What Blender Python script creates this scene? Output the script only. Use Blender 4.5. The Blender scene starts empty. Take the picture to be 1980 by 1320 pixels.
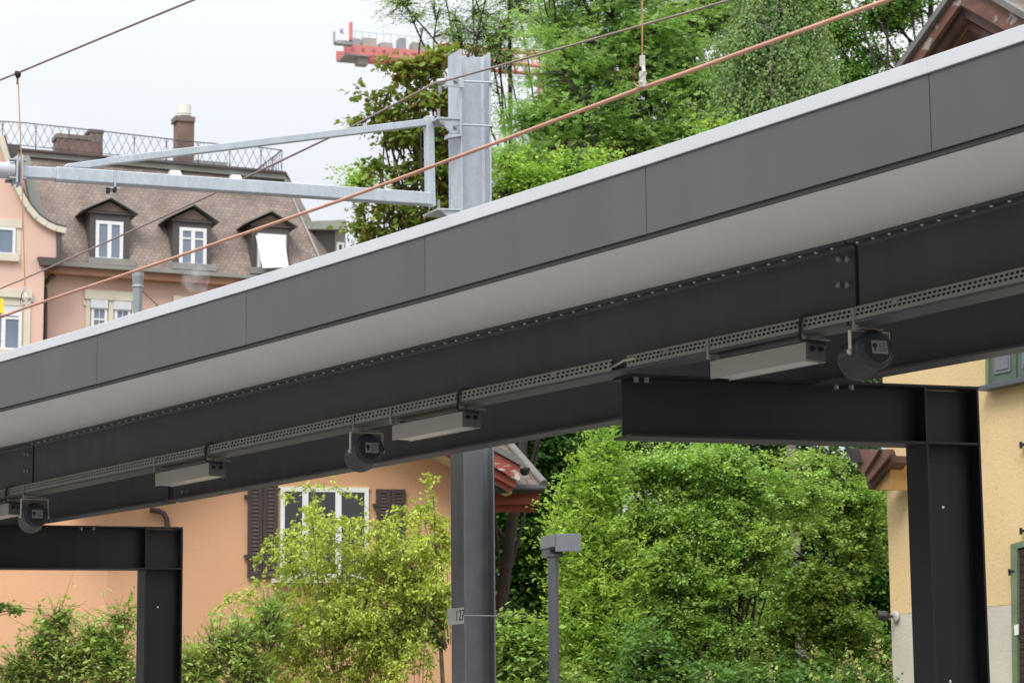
import bpy, math, random
import numpy as np
from mathutils import Matrix, Vector

# ------------------------------------------------------------------ camera, sky, sun, exposure
S = bpy.context.scene
COL = S.collection
EYE = 2.2                       # eye height above the track bed
FPX, PITCH, ROLL = 4817.9, 0.15935, -0.0103
fw = np.array([0, math.cos(PITCH), math.sin(PITCH)])
_up = np.array([0, -math.sin(PITCH), math.cos(PITCH)]); _rt = np.array([1., 0, 0])
rt = math.cos(ROLL)*_rt + math.sin(ROLL)*_up
up = -math.sin(ROLL)*_rt + math.cos(ROLL)*_up
CAM = np.array([0, 0, EYE])
cd = bpy.data.cameras.new('camera'); co = bpy.data.objects.new('camera', cd); COL.objects.link(co)
co.matrix_world = Matrix(((rt[0], up[0], -fw[0], 0), (rt[1], up[1], -fw[1], 0), (rt[2], up[2], -fw[2], EYE), (0, 0, 0, 1)))
cd.lens = FPX/1980*36; cd.sensor_width = 36; cd.clip_start = 0.1; cd.clip_end = 3000
cd.dof.use_dof = True; cd.dof.focus_distance = 18; cd.dof.aperture_fstop = 6.3
S.camera = co

W = bpy.data.worlds.new('World'); S.world = W; W.use_nodes = True
nt = W.node_tree; nt.nodes.clear()
def N(t, **k):
    n = nt.nodes.new(t)
    for a, b in k.items(): setattr(n, a, b)
    return n
SUN_EL, SUN_AZ = math.radians(52), math.radians(200)
sky = N('ShaderNodeTexSky', sky_type='NISHITA', sun_disc=False, sun_elevation=SUN_EL, sun_rotation=SUN_AZ)
hsv = N('ShaderNodeHueSaturation'); hsv.inputs['Saturation'].default_value = 0.1
nt.links.new(sky.outputs[0], hsv.inputs['Color'])
bg1 = N('ShaderNodeBackground'); bg1.inputs[1].default_value = 0.02
nt.links.new(hsv.outputs[0], bg1.inputs[0])
# the overcast layer: brighter to the zenith (CIE overcast), faint cloud structure
tc = N('ShaderNodeTexCoord'); sep = N('ShaderNodeSeparateXYZ'); nt.links.new(tc.outputs['Generated'], sep.inputs[0])
mr = N('ShaderNodeMapRange'); mr.inputs[1].default_value = -0.1; mr.inputs[2].default_value = 1.0
mr.inputs[3].default_value = 0.238; mr.inputs[4].default_value = 2.1
nt.links.new(sep.outputs[2], mr.inputs[0])
no = N('ShaderNodeTexNoise'); no.inputs['Scale'].default_value = 3.2; no.inputs['Detail'].default_value = 5
nt.links.new(tc.outputs['Generated'], no.inputs['Vector'])
cr = N('ShaderNodeValToRGB')
cr.color_ramp.elements[0].position = 0.40; cr.color_ramp.elements[0].color = (0.755, 0.79, 0.865, 1)
cr.color_ramp.elements[1].position = 0.60; cr.color_ramp.elements[1].color = (0.965, 0.965, 0.985, 1)
nt.links.new(no.outputs[0], cr.inputs[0])
bg2 = N('ShaderNodeBackground')
nt.links.new(cr.outputs[0], bg2.inputs[0]); nt.links.new(mr.outputs[0], bg2.inputs[1])
add = N('ShaderNodeAddShader'); out = N('ShaderNodeOutputWorld')
nt.links.new(bg1.outputs[0], add.inputs[0]); nt.links.new(bg2.outputs[0], add.inputs[1]); nt.links.new(add.outputs[0], out.inputs[0])

sl = bpy.data.lights.new('sun', 'SUN'); sl.energy = 2.3; sl.angle = math.radians(25); sl.color = (1, 0.96, 0.9)
so_ = bpy.data.objects.new('sun', sl); COL.objects.link(so_)
sd = Vector((math.sin(SUN_AZ)*math.cos(SUN_EL), math.cos(SUN_AZ)*math.cos(SUN_EL), math.sin(SUN_EL)))
so_.rotation_euler = sd.to_track_quat('Z', 'Y').to_euler(); so_.location = (0, 0, 60)
S.view_settings.view_transform = 'Standard'; S.view_settings.look = 'None'
S.view_settings.exposure = 0.32; S.view_settings.gamma = 1
S.cycles.max_bounces = 8; S.cycles.diffuse_bounces = 4; S.cycles.transmission_bounces = 4; S.cycles.glossy_bounces = 3
S.cycles.volume_bounces = 0

# ------------------------------------------------------------------ where a point of the view lies in the place
def ray(x, y): return fw + rt*(x-990)/FPX - up*(y-660)/FPX
def at(x, y, Y):                 # at distance Y down the y axis
    d = ray(x, y); return CAM + d*(Y/d[1])
def atZ(x, y, z):                # at height z (relative to the eye)
    d = ray(x, y); return CAM + d*(z/d[2])
class Plane:                     # a vertical plane through P along direction angle th (radians from +x)
    def __init__(s, P, th=None, u=None):
        s.P = np.array(P, float)
        s.u = np.array([math.cos(th), math.sin(th), 0.]) if u is None else np.array([u[0], u[1], 0.])/math.hypot(u[0], u[1])
        s.n = np.array([s.u[1], -s.u[0], 0.])      # towards the viewer when u points right
        s.z = np.array([0, 0, 1.])
    def px(s, x, y, out=0.):
        d = ray(x, y); t = ((s.P + s.n*out - CAM) @ s.n)/(d @ s.n); return CAM + d*t
    def uz(s, x, y, out=0.):
        q = s.px(x, y, out) - s.P; return q @ s.u, q[2] + s.P[2]
    def pt(s, u, z, out=0.):
        q = s.P + s.u*u + s.n*out; return np.array([q[0], q[1], z])

# ------------------------------------------------------------------ materials
def mat(name, rgb, rough=.55, metal=0., var=.12, scale=4., bump=0., bscale=60., spec=.5, rgb2=None, detail=6, stretch=None, speck=None, each=0., streak=0.):
    m = bpy.data.materials.new(name); m.use_nodes = True
    t = m.node_tree; b = t.nodes['Principled BSDF']
    b.inputs['Roughness'].default_value = rough; b.inputs['Metallic'].default_value = metal
    b.inputs['Specular IOR Level'].default_value = spec
    tx = t.nodes.new('ShaderNodeTexCoord'); src = tx.outputs['Object']
    if stretch:
        mp = t.nodes.new('ShaderNodeMapping'); mp.inputs['Scale'].default_value = stretch
        mp.inputs['Rotation'].default_value = (0, 0, 0.96)
        t.links.new(src, mp.inputs[0]); src = mp.outputs[0]
    n = t.nodes.new('ShaderNodeTexNoise'); n.inputs['Scale'].default_value = scale; n.inputs['Detail'].default_value = detail
    t.links.new(src, n.inputs['Vector'])
    r = t.nodes.new('ShaderNodeValToRGB')
    a = rgb2 or tuple(c*(1-var) for c in rgb); c2 = rgb if rgb2 else tuple(min(1, c*(1+var)) for c in rgb)
    r.color_ramp.elements[0].position = .32; r.color_ramp.elements[0].color = (*a, 1)
    r.color_ramp.elements[1].position = .68; r.color_ramp.elements[1].color = (*c2, 1)
    t.links.new(n.outputs[0], r.inputs[0]); colr = r.outputs[0]
    if speck:                    # (colour, scale, threshold): chips, spots, stains
        v = t.nodes.new('ShaderNodeTexNoise'); v.inputs['Scale'].default_value = speck[1]; v.inputs['Detail'].default_value = 4
        t.links.new(src, v.inputs['Vector'])
        q = t.nodes.new('ShaderNodeValToRGB'); q.color_ramp.elements[0].position = speck[2]; q.color_ramp.elements[1].position = min(1, speck[2]+.04)
        t.links.new(v.outputs[0], q.inputs[0])
        mx = t.nodes.new('ShaderNodeMix'); mx.data_type = 'RGBA'
        t.links.new(q.outputs[0], mx.inputs[0]); t.links.new(colr, mx.inputs[6]); mx.inputs[7].default_value = (*speck[0], 1)
        colr = mx.outputs[2]
    def times(colr, val, lo, hi, f0, f1):
        g = t.nodes.new('ShaderNodeMapRange'); g.inputs[1].default_value = f0; g.inputs[2].default_value = f1; g.inputs[3].default_value = lo; g.inputs[4].default_value = hi
        t.links.new(val, g.inputs[0]); mx = t.nodes.new('ShaderNodeMix'); mx.data_type = 'RGBA'; mx.blend_type = 'MULTIPLY'; mx.inputs[0].default_value = 1
        t.links.new(colr, mx.inputs[6]); t.links.new(g.outputs[0], mx.inputs[7]); return mx.outputs[2]
    if each:                     # sheets from different batches
        oi = t.nodes.new('ShaderNodeObjectInfo'); colr = times(colr, oi.outputs['Random'], 1-each, 1+each, 0, 1)
    if streak:                   # run-off marks down the face
        mp2 = t.nodes.new('ShaderNodeMapping'); mp2.inputs['Scale'].default_value = (7, 7, .35); t.links.new(tx.outputs['Object'], mp2.inputs[0])
        n3 = t.nodes.new('ShaderNodeTexNoise'); n3.inputs['Scale'].default_value = 1.; n3.inputs['Detail'].default_value = 5; t.links.new(mp2.outputs[0], n3.inputs['Vector'])
        colr = times(colr, n3.outputs[0], 1-streak, 1+streak*.4, .35, .6)
    t.links.new(colr, b.inputs['Base Color'])
    if bump:
        n2 = t.nodes.new('ShaderNodeTexNoise'); n2.inputs['Scale'].default_value = bscale; n2.inputs['Detail'].default_value = 3
        t.links.new(tx.outputs['Object'], n2.inputs['Vector'])
        bp = t.nodes.new('ShaderNodeBump'); bp.inputs['Strength'].default_value = bump; bp.inputs['Distance'].default_value = .02
        t.links.new(n2.outputs[0], bp.inputs['Height']); t.links.new(bp.outputs[0], b.inputs['Normal'])
    return m
def tile_mat(name, c1, c2, mortar, bw, bh, rough=.8, msize=.012, bump=.6):
    m = bpy.data.materials.new(name); m.use_nodes = True
    t = m.node_tree; b = t.nodes['Principled BSDF']; b.inputs['Roughness'].default_value = rough
    uv = t.nodes.new('ShaderNodeTexCoord')
    k = t.nodes.new('ShaderNodeTexBrick'); k.inputs['Scale'].default_value = 1
    k.inputs['Brick Width'].default_value = bw; k.inputs['Row Height'].default_value = bh; k.inputs['Mortar Size'].default_value = msize
    k.inputs['Mortar Smooth'].default_value = .4; k.inputs['Bias'].default_value = -.1
    k.inputs['Color1'].default_value = (*c1, 1); k.inputs['Color2'].default_value = (*c2, 1); k.inputs['Mortar'].default_value = (*mortar, 1)
    t.links.new(uv.outputs['UV'], k.inputs['Vector'])
    n = t.nodes.new('ShaderNodeTexNoise'); n.inputs['Scale'].default_value = .9; n.inputs['Detail'].default_value = 6
    t.links.new(uv.outputs['UV'], n.inputs['Vector'])
    mr = t.nodes.new('ShaderNodeMapRange'); mr.inputs[1].default_value = .3; mr.inputs[2].default_value = .7; mr.inputs[3].default_value = .7; mr.inputs[4].default_value = 1.3
    t.links.new(n.outputs[0], mr.inputs[0])
    mx = t.nodes.new('ShaderNodeMix'); mx.data_type = 'RGBA'; mx.blend_type = 'MULTIPLY'; mx.inputs[0].default_value = 1
    t.links.new(k.outputs[0], mx.inputs[6]); t.links.new(mr.outputs[0], mx.inputs[7]); t.links.new(mx.outputs[2], b.inputs['Base Color'])
    bp = t.nodes.new('ShaderNodeBump'); bp.inputs['Strength'].default_value = bump; bp.inputs['Distance'].default_value = .03; bp.invert = True
    t.links.new(k.outputs[1], bp.inputs['Height']); t.links.new(bp.outputs[0], b.inputs['Normal'])
    return m
def galv(name, c=(.46, .50, .55), rough=.45):
    m = bpy.data.materials.new(name); m.use_nodes = True
    t = m.node_tree; b = t.nodes['Principled BSDF']; b.inputs['Metallic'].default_value = .35; b.inputs['Roughness'].default_value = rough
    tx = t.nodes.new('ShaderNodeTexCoord')
    v = t.nodes.new('ShaderNodeTexVoronoi'); v.inputs['Scale'].default_value = 45; v.feature = 'F1'
    n = t.nodes.new('ShaderNodeTexNoise'); n.inputs['Scale'].default_value = 6; n.inputs['Detail'].default_value = 8; n.inputs['Roughness'].default_value = .7
    mp = t.nodes.new('ShaderNodeMapping'); mp.inputs['Scale'].default_value = (1.6, 1.6, .45)
    t.links.new(tx.outputs['Object'], v.inputs['Vector']); t.links.new(tx.outputs['Object'], mp.inputs[0]); t.links.new(mp.outputs[0], n.inputs['Vector'])
    a = t.nodes.new('ShaderNodeMath'); a.operation = 'MULTIPLY_ADD'; a.inputs[1].default_value = .16
    s2 = t.nodes.new('ShaderNodeSeparateColor'); t.links.new(v.outputs['Color'], s2.inputs[0]); t.links.new(s2.outputs[0], a.inputs[0]); t.links.new(n.outputs[0], a.inputs[2])
    r = t.nodes.new('ShaderNodeValToRGB'); r.color_ramp.elements[0].position = .36; r.color_ramp.elements[1].position = .80
    r.color_ramp.elements[0].color = (*[x*.86 for x in c], 1); r.color_ramp.elements[1].color = (*[x*1.12 for x in c], 1)
    t.links.new(a.outputs[0], r.inputs[0]); t.links.new(r.outputs[0], b.inputs['Base Color'])
    return m
def leafmat(name, cols, trans=.35, rough=.62):
    m = bpy.data.materials.new(name); m.use_nodes = True
    t = m.node_tree; t.nodes.clear()
    o = t.nodes.new('ShaderNodeOutputMaterial')
    g = t.nodes.new('ShaderNodeNewGeometry'); r = t.nodes.new('ShaderNodeValToRGB')
    for i, c in enumerate(cols):
        e = r.color_ramp.elements[i] if i < 2 else r.color_ramp.elements.new(.5)
        e.position = i/(len(cols)-1) if len(cols) > 1 else 0; e.color = (*c, 1)
    # whole sprays differ too, not only leaf by leaf
    tx = t.nodes.new('ShaderNodeTexCoord'); n = t.nodes.new('ShaderNodeTexNoise'); n.inputs['Scale'].default_value = 1.1; n.inputs['Detail'].default_value = 3
    t.links.new(tx.outputs['Object'], n.inputs['Vector'])
    mr = t.nodes.new('ShaderNodeMapRange'); mr.inputs[1].default_value = .3; mr.inputs[2].default_value = .7
    t.links.new(n.outputs[0], mr.inputs[0])
    mi = t.nodes.new('ShaderNodeMix'); mi.data_type = 'FLOAT'; mi.inputs[0].default_value = .62
    t.links.new(g.outputs['Random Per Island'], mi.inputs[2]); t.links.new(mr.outputs[0], mi.inputs[3]); t.links.new(mi.outputs[0], r.inputs[0])
    b = t.nodes.new('ShaderNodeBsdfPrincipled'); b.inputs['Roughness'].default_value = rough; b.inputs['Specular IOR Level'].default_value = .2
    tr = t.nodes.new('ShaderNodeBsdfTranslucent')
    gm = t.nodes.new('ShaderNodeMix'); gm.data_type = 'RGBA'; gm.blend_type = 'MULTIPLY'; gm.inputs[0].default_value = 1; gm.inputs[7].default_value = (1.25, 1.25, .6, 1)
    t.links.new(r.outputs[0], b.inputs['Base Color']); t.links.new(r.outputs[0], gm.inputs[6]); t.links.new(gm.outputs[2], tr.inputs[0])
    ms = t.nodes.new('ShaderNodeMixShader'); ms.inputs[0].default_value = trans
    t.links.new(b.outputs[0], ms.inputs[1]); t.links.new(tr.outputs[0], ms.inputs[2]); t.links.new(ms.outputs[0], o.inputs[0])
    return m
def glass(name, c=(.06, .075, .09)):
    m = bpy.data.materials.new(name); m.use_nodes = True
    b = m.node_tree.nodes['Principled BSDF']; b.inputs['Base Color'].default_value = (*c, 1)
    b.inputs['Roughness'].default_value = .06; b.inputs['Specular IOR Level'].default_value = .9
    return m

M = {}
M['fascia'] = mat('anthracite_panel', (.088, .092, .098), .48, 0, .06, 1.2, each=.05, streak=.025)
M['drip'] = mat('dark_lip', (.03, .03, .032), .5, 0, .05)
M['coping'] = mat('white_coping', (.58, .60, .64), .4, 0, .04, 1.5)
M['soffit'] = mat('soffit_board', (.79, .785, .785), .55, 0, .02, 1.2, stretch=(3, .5, 1), speck=((.9, .88, .86), 9, .715))
M['iron'] = mat('micaceous_iron_paint', (.075, .075, .077), .5, .0, .07, 2, streak=.08, bump=.05, bscale=220)
M['frame'] = mat('anthracite_steel', (.022, .022, .025), .5, .0, .08, 2, streak=.1, spec=.35, speck=((.05, .05, .052), 7, .72), bump=.05, bscale=220)
M['screw'] = mat('screw_zinc', (.8, .8, .78), .3, .4, .03)
M['bolt'] = mat('bolt_zinc', (.30, .30, .31), .45, .4, .08)
M['tray'] = mat('tray_grey_beige', (.29, .275, .26), .5, .1, .08, 3)
M['cable'] = mat('black_cable', (.012, .012, .013), .5, 0, .05)
M['cablegrey'] = mat('pale_cable', (.55, .52, .47), .5, 0, .05)
M['lampcase'] = mat('lamp_case', (.33, .305, .28), .5, 0, .05)
M['lampend'] = mat('lamp_end', (.13, .125, .12), .5, 0, .05)
M['diff'] = mat('lamp_diffuser', (.62, .62, .62), .25, 0, .04)
M['speaker'] = mat('speaker_plastic', (.022, .026, .034), .38, 0, .08)
M['stainless'] = mat('stainless', (.62, .58, .52), .35, .5, .06)
M['typeplate'] = mat('type_plate_grey', (.26, .26, .265), .4, 0, .08, 20)
M['plate'] = mat('plate_white', (.82, .83, .82), .4, 0, .05)
M['ink'] = mat('black_ink', (.02, .02, .022), .5, 0, .05)
M['inkgrey'] = mat('grey_ink', (.3, .3, .3), .5, 0, .05)
M['galv'] = galv('galvanised_steel')
M['coat'] = mat('grey_coated_steel', (.20, .207, .228), .5, 0, .10, 5, streak=.12, speck=((.26, .26, .27), 26, .70))  # grey coat, its colour darkened for the shade under the canopy
M['galvarm'] = galv('galvanised_tube', (.47, .52, .57))
M['copper'] = mat('copper_wire', (.60, .31, .22), .45, .35, .15, 6)
M['wire'] = mat('bronze_rope', (.30, .21, .20), .5, .3, .15, 8)
M['dropper'] = mat('dropper_rope', (.45, .22, .10), .45, .35, .1, 8)
M['insul'] = mat('insulator_grey', (.48, .49, .53), .35, 0, .04)
M['yellow'] = mat('yellow_paint', (.78, .55, .02), .45, 0, .05)
M['post'] = mat('lamp_post_grey', (.085, .09, .105), .45, .1, .06)
M['posthead'] = mat('lamp_head_grey', (.16, .17, .19), .45, .1, .06)

# ------------------------------------------------------------------ mesh helpers
def unit(v): v = np.asarray(v, float); return v/np.linalg.norm(v)
ROOTS = {}
class MB:
    def __init__(s): s.v = []; s.f = []; s.sm = []
    def add(s, verts, faces, smooth=False):
        k = len(s.v); s.v += [tuple(map(float, p)) for p in verts]
        s.f += [tuple(k+i for i in f) for f in faces]; s.sm += [smooth]*len(faces)
    def box(s, o, a, b, c):       # corner o, edge vectors a, b, c
        o, a, b, c = (np.asarray(x, float) for x in (o, a, b, c))
        P = [o, o+a, o+a+b, o+b, o+c, o+a+c, o+a+b+c, o+b+c]
        F = [(0, 3, 2, 1), (4, 5, 6, 7), (0, 1, 5, 4), (1, 2, 6, 5), (2, 3, 7, 6), (3, 0, 4, 7)]
        if np.dot(np.cross(a, b), c) < 0: F = [f[::-1] for f in F]
        s.add(P, F); return s
    def prism(s, poly, ext):      # planar polygon swept along ext
        P = [np.asarray(p, float) for p in poly]; e = np.asarray(ext, float); n = len(P)
        nn = sum((np.cross(P[i]-P[0], P[(i+1) % n]-P[0]) for i in range(n)), np.zeros(3))
        F = [tuple(range(n))[::-1], tuple(range(n, 2*n))] + [(i, (i+1) % n, n+(i+1) % n, n+i) for i in range(n)]
        if np.dot(nn, e) < 0: F = [f[::-1] for f in F]
        s.add(P+[p+e for p in P], F); return s
    def tube(s, pts, r, n=8, cap=True, smooth=True):
        P = [np.asarray(p, float) for p in pts]; m = len(P); rr = r if hasattr(r, '__len__') else [r]*m
        V = []; ref = None
        for i in range(m):
            d = unit(P[min(i+1, m-1)]-P[max(i-1, 0)])
            if ref is None: ref = np.array([0, 0, 1.]) if abs(d[2]) < .9 else np.array([1., 0, 0])
            a = unit(np.cross(d, ref)); b = np.cross(d, a); ref = np.cross(a, d) if False else ref
            for k in range(n):
                t = 2*math.pi*k/n; V.append(P[i]+rr[i]*(math.cos(t)*a+math.sin(t)*b))
        F = [(i*n+k, (i+1)*n+k, (i+1)*n+(k+1) % n, i*n+(k+1) % n) for i in range(m-1) for k in range(n)]
        s.add(V, F, smooth)
        if cap: s.add(V[:n], [tuple(range(n))]); s.add(V[-n:], [tuple(range(n))[::-1]])
        return s
    def lathe(s, c, axis, prof, n=24, smooth=True):   # prof: (distance along axis, radius)
        ax = unit(axis); ref = np.array([0, 0, 1.]) if abs(ax[2]) < .9 else np.array([1., 0, 0])
        a = unit(np.cross(ax, ref)); b = np.cross(ax, a); c = np.asarray(c, float)
        for (d0, r0), (d1, r1) in zip(prof[:-1], prof[1:]):
            V = [c+ax*d+r*(math.cos(2*math.pi*k/n)*a+math.sin(2*math.pi*k/n)*b) for d, r in ((d0, max(r0, 1e-4)), (d1, max(r1, 1e-4))) for k in range(n)]
            s.add(V, [(k, n+k, n+(k+1) % n, (k+1) % n) for k in range(n)], smooth and abs(r0-r1) < abs(d1-d0)*2)
        return s
    def build(s, name, m, parent=None, bevel=0., origin=None):
        V = np.array(s.v)
        if parent is not None:
            o = np.array(ROOTS[parent.name])
        else:
            o = np.array(origin if origin is not None else [(V[:, 0].min()+V[:, 0].max())/2, (V[:, 1].min()+V[:, 1].max())/2, V[:, 2].min()])
        me = bpy.data.meshes.new(name)
        me.from_pydata([tuple(p) for p in V-o], [], s.f)
        me.polygons.foreach_set('use_smooth', s.sm)
        # planar uv in metres
        nv = len(me.loops); li = np.empty(nv, 'i'); me.loops.foreach_get('vertex_index', li)
        pn = np.empty(len(me.polygons)*3); me.polygons.foreach_get('normal', pn); pn = pn.reshape(-1, 3)
        lt = np.empty(len(me.polygons), 'i'); me.polygons.foreach_get('loop_total', lt)
        n = np.repeat(pn, lt, axis=0); u = np.stack([-n[:, 1], n[:, 0], 0*n[:, 0]], 1); L = np.linalg.norm(u, axis=1)
        u[L < .05] = (1, 0, 0); u /= np.linalg.norm(u, axis=1)[:, None]; w = np.cross(n, u)
        p = V[li]; uv = np.stack([(p*u).sum(1), (p*w).sum(1)], 1)
        ul = me.uv_layers.new(name='UVMap'); ul.data.foreach_set('uv', uv.ravel())
        me.materials.append(M[m] if isinstance(m, str) else m)
        ob = bpy.data.objects.new(name, me); COL.objects.link(ob)
        if parent is not None: ob.parent = parent
        else: ob.location = o
        ROOTS[ob.name] = o
        if bevel:
            bm = ob.modifiers.new('bevel', 'BEVEL'); bm.width = bevel; bm.segments = 2; bm.limit_method = 'ANGLE'; bm.angle_limit = math.radians(40)
            bm.harden_normals = False
        return ob
def tag(o, label=None, cat=None, group=None, kind=None):
    for k, v in (('label', label), ('category', cat), ('group', group), ('kind', kind)):
        if v: o[k] = v
    return o
def thing(name, loc, label, cat, group=None):
    o = bpy.data.objects.new(name, None); COL.objects.link(o); o.location = tuple(map(float, loc)); o.empty_display_size = .3
    ROOTS[o.name] = np.array(loc, float); return tag(o, label, cat, group)
def writing(name, body, size, m, parent, P, u, v, n, extrude=.0008):
    cu = bpy.data.curves.new(name, 'FONT'); cu.body = body; cu.size = size; cu.extrude = extrude; cu.align_x = 'CENTER'; cu.align_y = 'CENTER'
    tmp = bpy.data.objects.new(name+'_src', cu); COL.objects.link(tmp)
    me = bpy.data.meshes.new_from_object(tmp.evaluated_get(bpy.context.evaluated_depsgraph_get()))
    COL.objects.unlink(tmp); bpy.data.objects.remove(tmp); bpy.data.curves.remove(cu)
    me.name = name; me.materials.clear(); me.materials.append(M[m])
    ob = bpy.data.objects.new(name, me); COL.objects.link(ob); ob.parent = parent
    P = np.asarray(P)-ROOTS[parent.name]
    ob.matrix_local = Matrix(((u[0], v[0], n[0], P[0]), (u[1], v[1], n[1], P[1]), (u[2], v[2], n[2], P[2]), (0, 0, 0, 1)))
    return ob

# ------------------------------------------------------------------ the canopy's curve and its girder line
AC = np.array([-135.789, -78.124]); AR = 165.255
AA0 = math.atan2(20.9613-AC[1], -3.5341-AC[0])
def arc(s, n, z):               # s along the edge towards the viewer, n inwards from the fascia, z above the eye
    a = AA0 - s/AR; return np.array([AC[0]+(AR+n)*math.cos(a), AC[1]+(AR+n)*math.sin(a), z+EYE])
ZB, ZF, ZC = 3.04, .42, 2.505   # soffit height, fascia height, underside of girders
G0 = np.array([-1.5602, 20.2005]); GT = np.array([.57688, -.81683]); GN = np.array([.81683, .57688])
T3 = np.array([*GT, 0]); N3 = np.array([*GN, 0]); Z3 = np.array([0, 0, 1.])
def gp(s, n, z): q = G0+GT*s+GN*n; return np.array([q[0], q[1], z+EYE])
GPL = Plane([*G0, EYE], u=GT)
def gs(x, y, n=0.):             # along-girder position and height of a view point on the girder's outer plane
    q = ray(x, y); k = ((G0+GN*n) @ GN)/(q[:2] @ GN); q = q*k; return (q[:2]-G0) @ GT, q[2]

# ------------------------------------------------------------------ ground
def sheet(name, poly, z, m, kind='structure'):
    mb = MB(); mb.add([(p[0], p[1], z) for p in poly], [tuple(range(len(poly)))])
    return tag(mb.build(name, m, origin=(0, 0, z)), kind=kind)
M['soil'] = mat('ground_earth', (.16, .15, .11), .95, 0, .3, .3, bump=.4, bscale=3)
M['ballast'] = mat('ballast', (.21, .195, .175), .9, 0, .35, 9, bump=1, bscale=22)
M['concrete'] = mat('platform_concrete', (.24, .235, .225), .8, 0, .08, 1.2, bump=.1, bscale=40)
M['asphalt'] = mat('platform_asphalt', (.30, .30, .30), .85, 0, .1, 1.5, bump=.2, bscale=90)
M['rail'] = mat('rail_steel', (.20, .13, .09), .5, .5, .2, 5)
sheet('ground', [(-600, -300), (600, -300), (600, 900), (-600, 900)], 0, 'soil')
def strip(s0, s1, n0, n1): return [(*(G0+GT*a+GN*b),) for a, b in ((s0, n0), (s1, n0), (s1, n1), (s0, n1))]
def block(name, s0, s1, n0, n1, z0, z1, m):
    mb = MB(); P = [(*q, z0) for q in strip(s0, s1, n0, n1)]; mb.prism(P, (0, 0, z1-z0))
    return tag(mb.build(name, m, bevel=.01), kind='structure')
b_ = strip(-60, 60, -8.4, -1.55); sheet('track_bed', b_, .05, 'ballast')
block('platform', -45, 50, -1.5, 7.5, 0, .55, 'concrete')
block('near_platform', -45, 50, -18, -8.5, 0, .55, 'concrete')
for n0 in (-2.2, -3.64, -6.0, -7.44):
    q = strip(-60, 60, n0-.035, n0+.035); mb = MB(); mb.prism([(*p, .06) for p in q], (0, 0, .15))
    tag(mb.build('track_rail', 'rail'), kind='structure')

M['hillwood'] = mat('wooded_hill', (.05, .065, .03), .95, 0, .4, .12, bump=.6, bscale=1.5)  # added slope behind the camera, out of view, to block low sky light
mb = MB(); rg0 = np.random.default_rng(3); ss = np.linspace(-90, 90, 37)
prof = ((-22, -.2, 0), (-25, 5, 1), (-30, 10, 1.3), (-38, 15, 1.8), (-60, 20, 2.5), (-120, 22, 3))
V = [(*(G0+GT*a+GN*n_), z_+rg0.normal(0, 1)*j_) for a in ss for n_, z_, j_ in prof]; k_ = len(prof)
mb.add(V, [(i*k_+j, (i+1)*k_+j, (i+1)*k_+j+1, i*k_+j+1) for i in range(len(ss)-1) for j in range(k_-1)], True); tag(mb.build('hill', 'hillwood'), kind='structure')

# ------------------------------------------------------------------ canopy
cl = arc(4, 2, 0); cl[2] = EYE+ZC
CAN = thing('platform_canopy', cl, 'long curved station canopy with anthracite fascia, white top edge and pale soffit', 'canopy')
JS = [2.5*i for i in range(-6, 9)]
for a, b in zip(JS[:-1], JS[1:]):
    g = .0035
    pa, pb = arc(a, 0, 0), arc(b, 0, 0); u = unit(pb-pa); nn = np.array([-u[1], u[0], 0]); nn = nn if nn @ N3 > 0 else -nn
    L = np.linalg.norm(pb-pa)
    mb = MB(); mb.box(pa+u*g+Z3*ZB, u*(L-2*g), nn*.03, Z3*ZF); mb.build('fascia_panel', 'fascia', CAN, .003)
    mb = MB(); mb.box(pa+u*.001-nn*.012+Z3*(ZB+ZF+.004), u*(L-.002), nn*.26, Z3*.086); mb.build('coping', 'coping', CAN, .004)
    mb = MB(); mb.box(pa+nn*.012+Z3*(ZB-.028), u*L, nn*.02, Z3*.027); mb.build('drip_edge', 'drip', CAN)
    mb = MB(); mb.prism([arc(a, .033, ZB-.004), arc(b, .033, ZB-.004), arc(b, 4.1, ZB-.004), arc(a, 4.1, ZB-.004)], (0, 0, .02)); mb.build('soffit_panel', 'soffit', CAN)
    mb = MB(); mb.prism([arc(a, .034, ZB+.018), arc(b, .034, ZB+.018), arc(b, 4.1, ZB+.018), arc(a, 4.1, ZB+.018)], (0, 0, .38)); mb.build('roof_deck', 'fascia', CAN)
TFL, TWB, WFL = .019, .012, .19
SP0, SP1 = gs(65, 900, .089)[0], gs(1657, 535, .089)[0]
def ibeam(P, u, nrm, L, zt, zb, w=WFL, tf=TFL, tw=TWB, n0=0.):
    """I section along u for length L; outer flange edge at n0, width w"""
    o = np.array([P[0], P[1], 0]); mb = MB()
    def q(n, z): return o+nrm*n+Z3*(z+EYE)
    c = n0+w/2; h = tw/2; fl = .018
    prof = [q(n0, zt), q(n0+w, zt), q(n0+w, zt-tf), q(c+h+fl, zt-tf), q(c+h, zt-tf-fl), q(c+h, zb+tf+fl), q(c+h+fl, zb+tf), q(n0+w, zb+tf), q(n0+w, zb), q(n0, zb),
            q(n0, zb+tf), q(c-h-fl, zb+tf), q(c-h, zb+tf+fl), q(c-h, zt-tf-fl), q(c-h-fl, zt-tf), q(n0, zt-tf)]
    mb.prism(prof, np.asarray(u)*L); return mb
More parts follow.
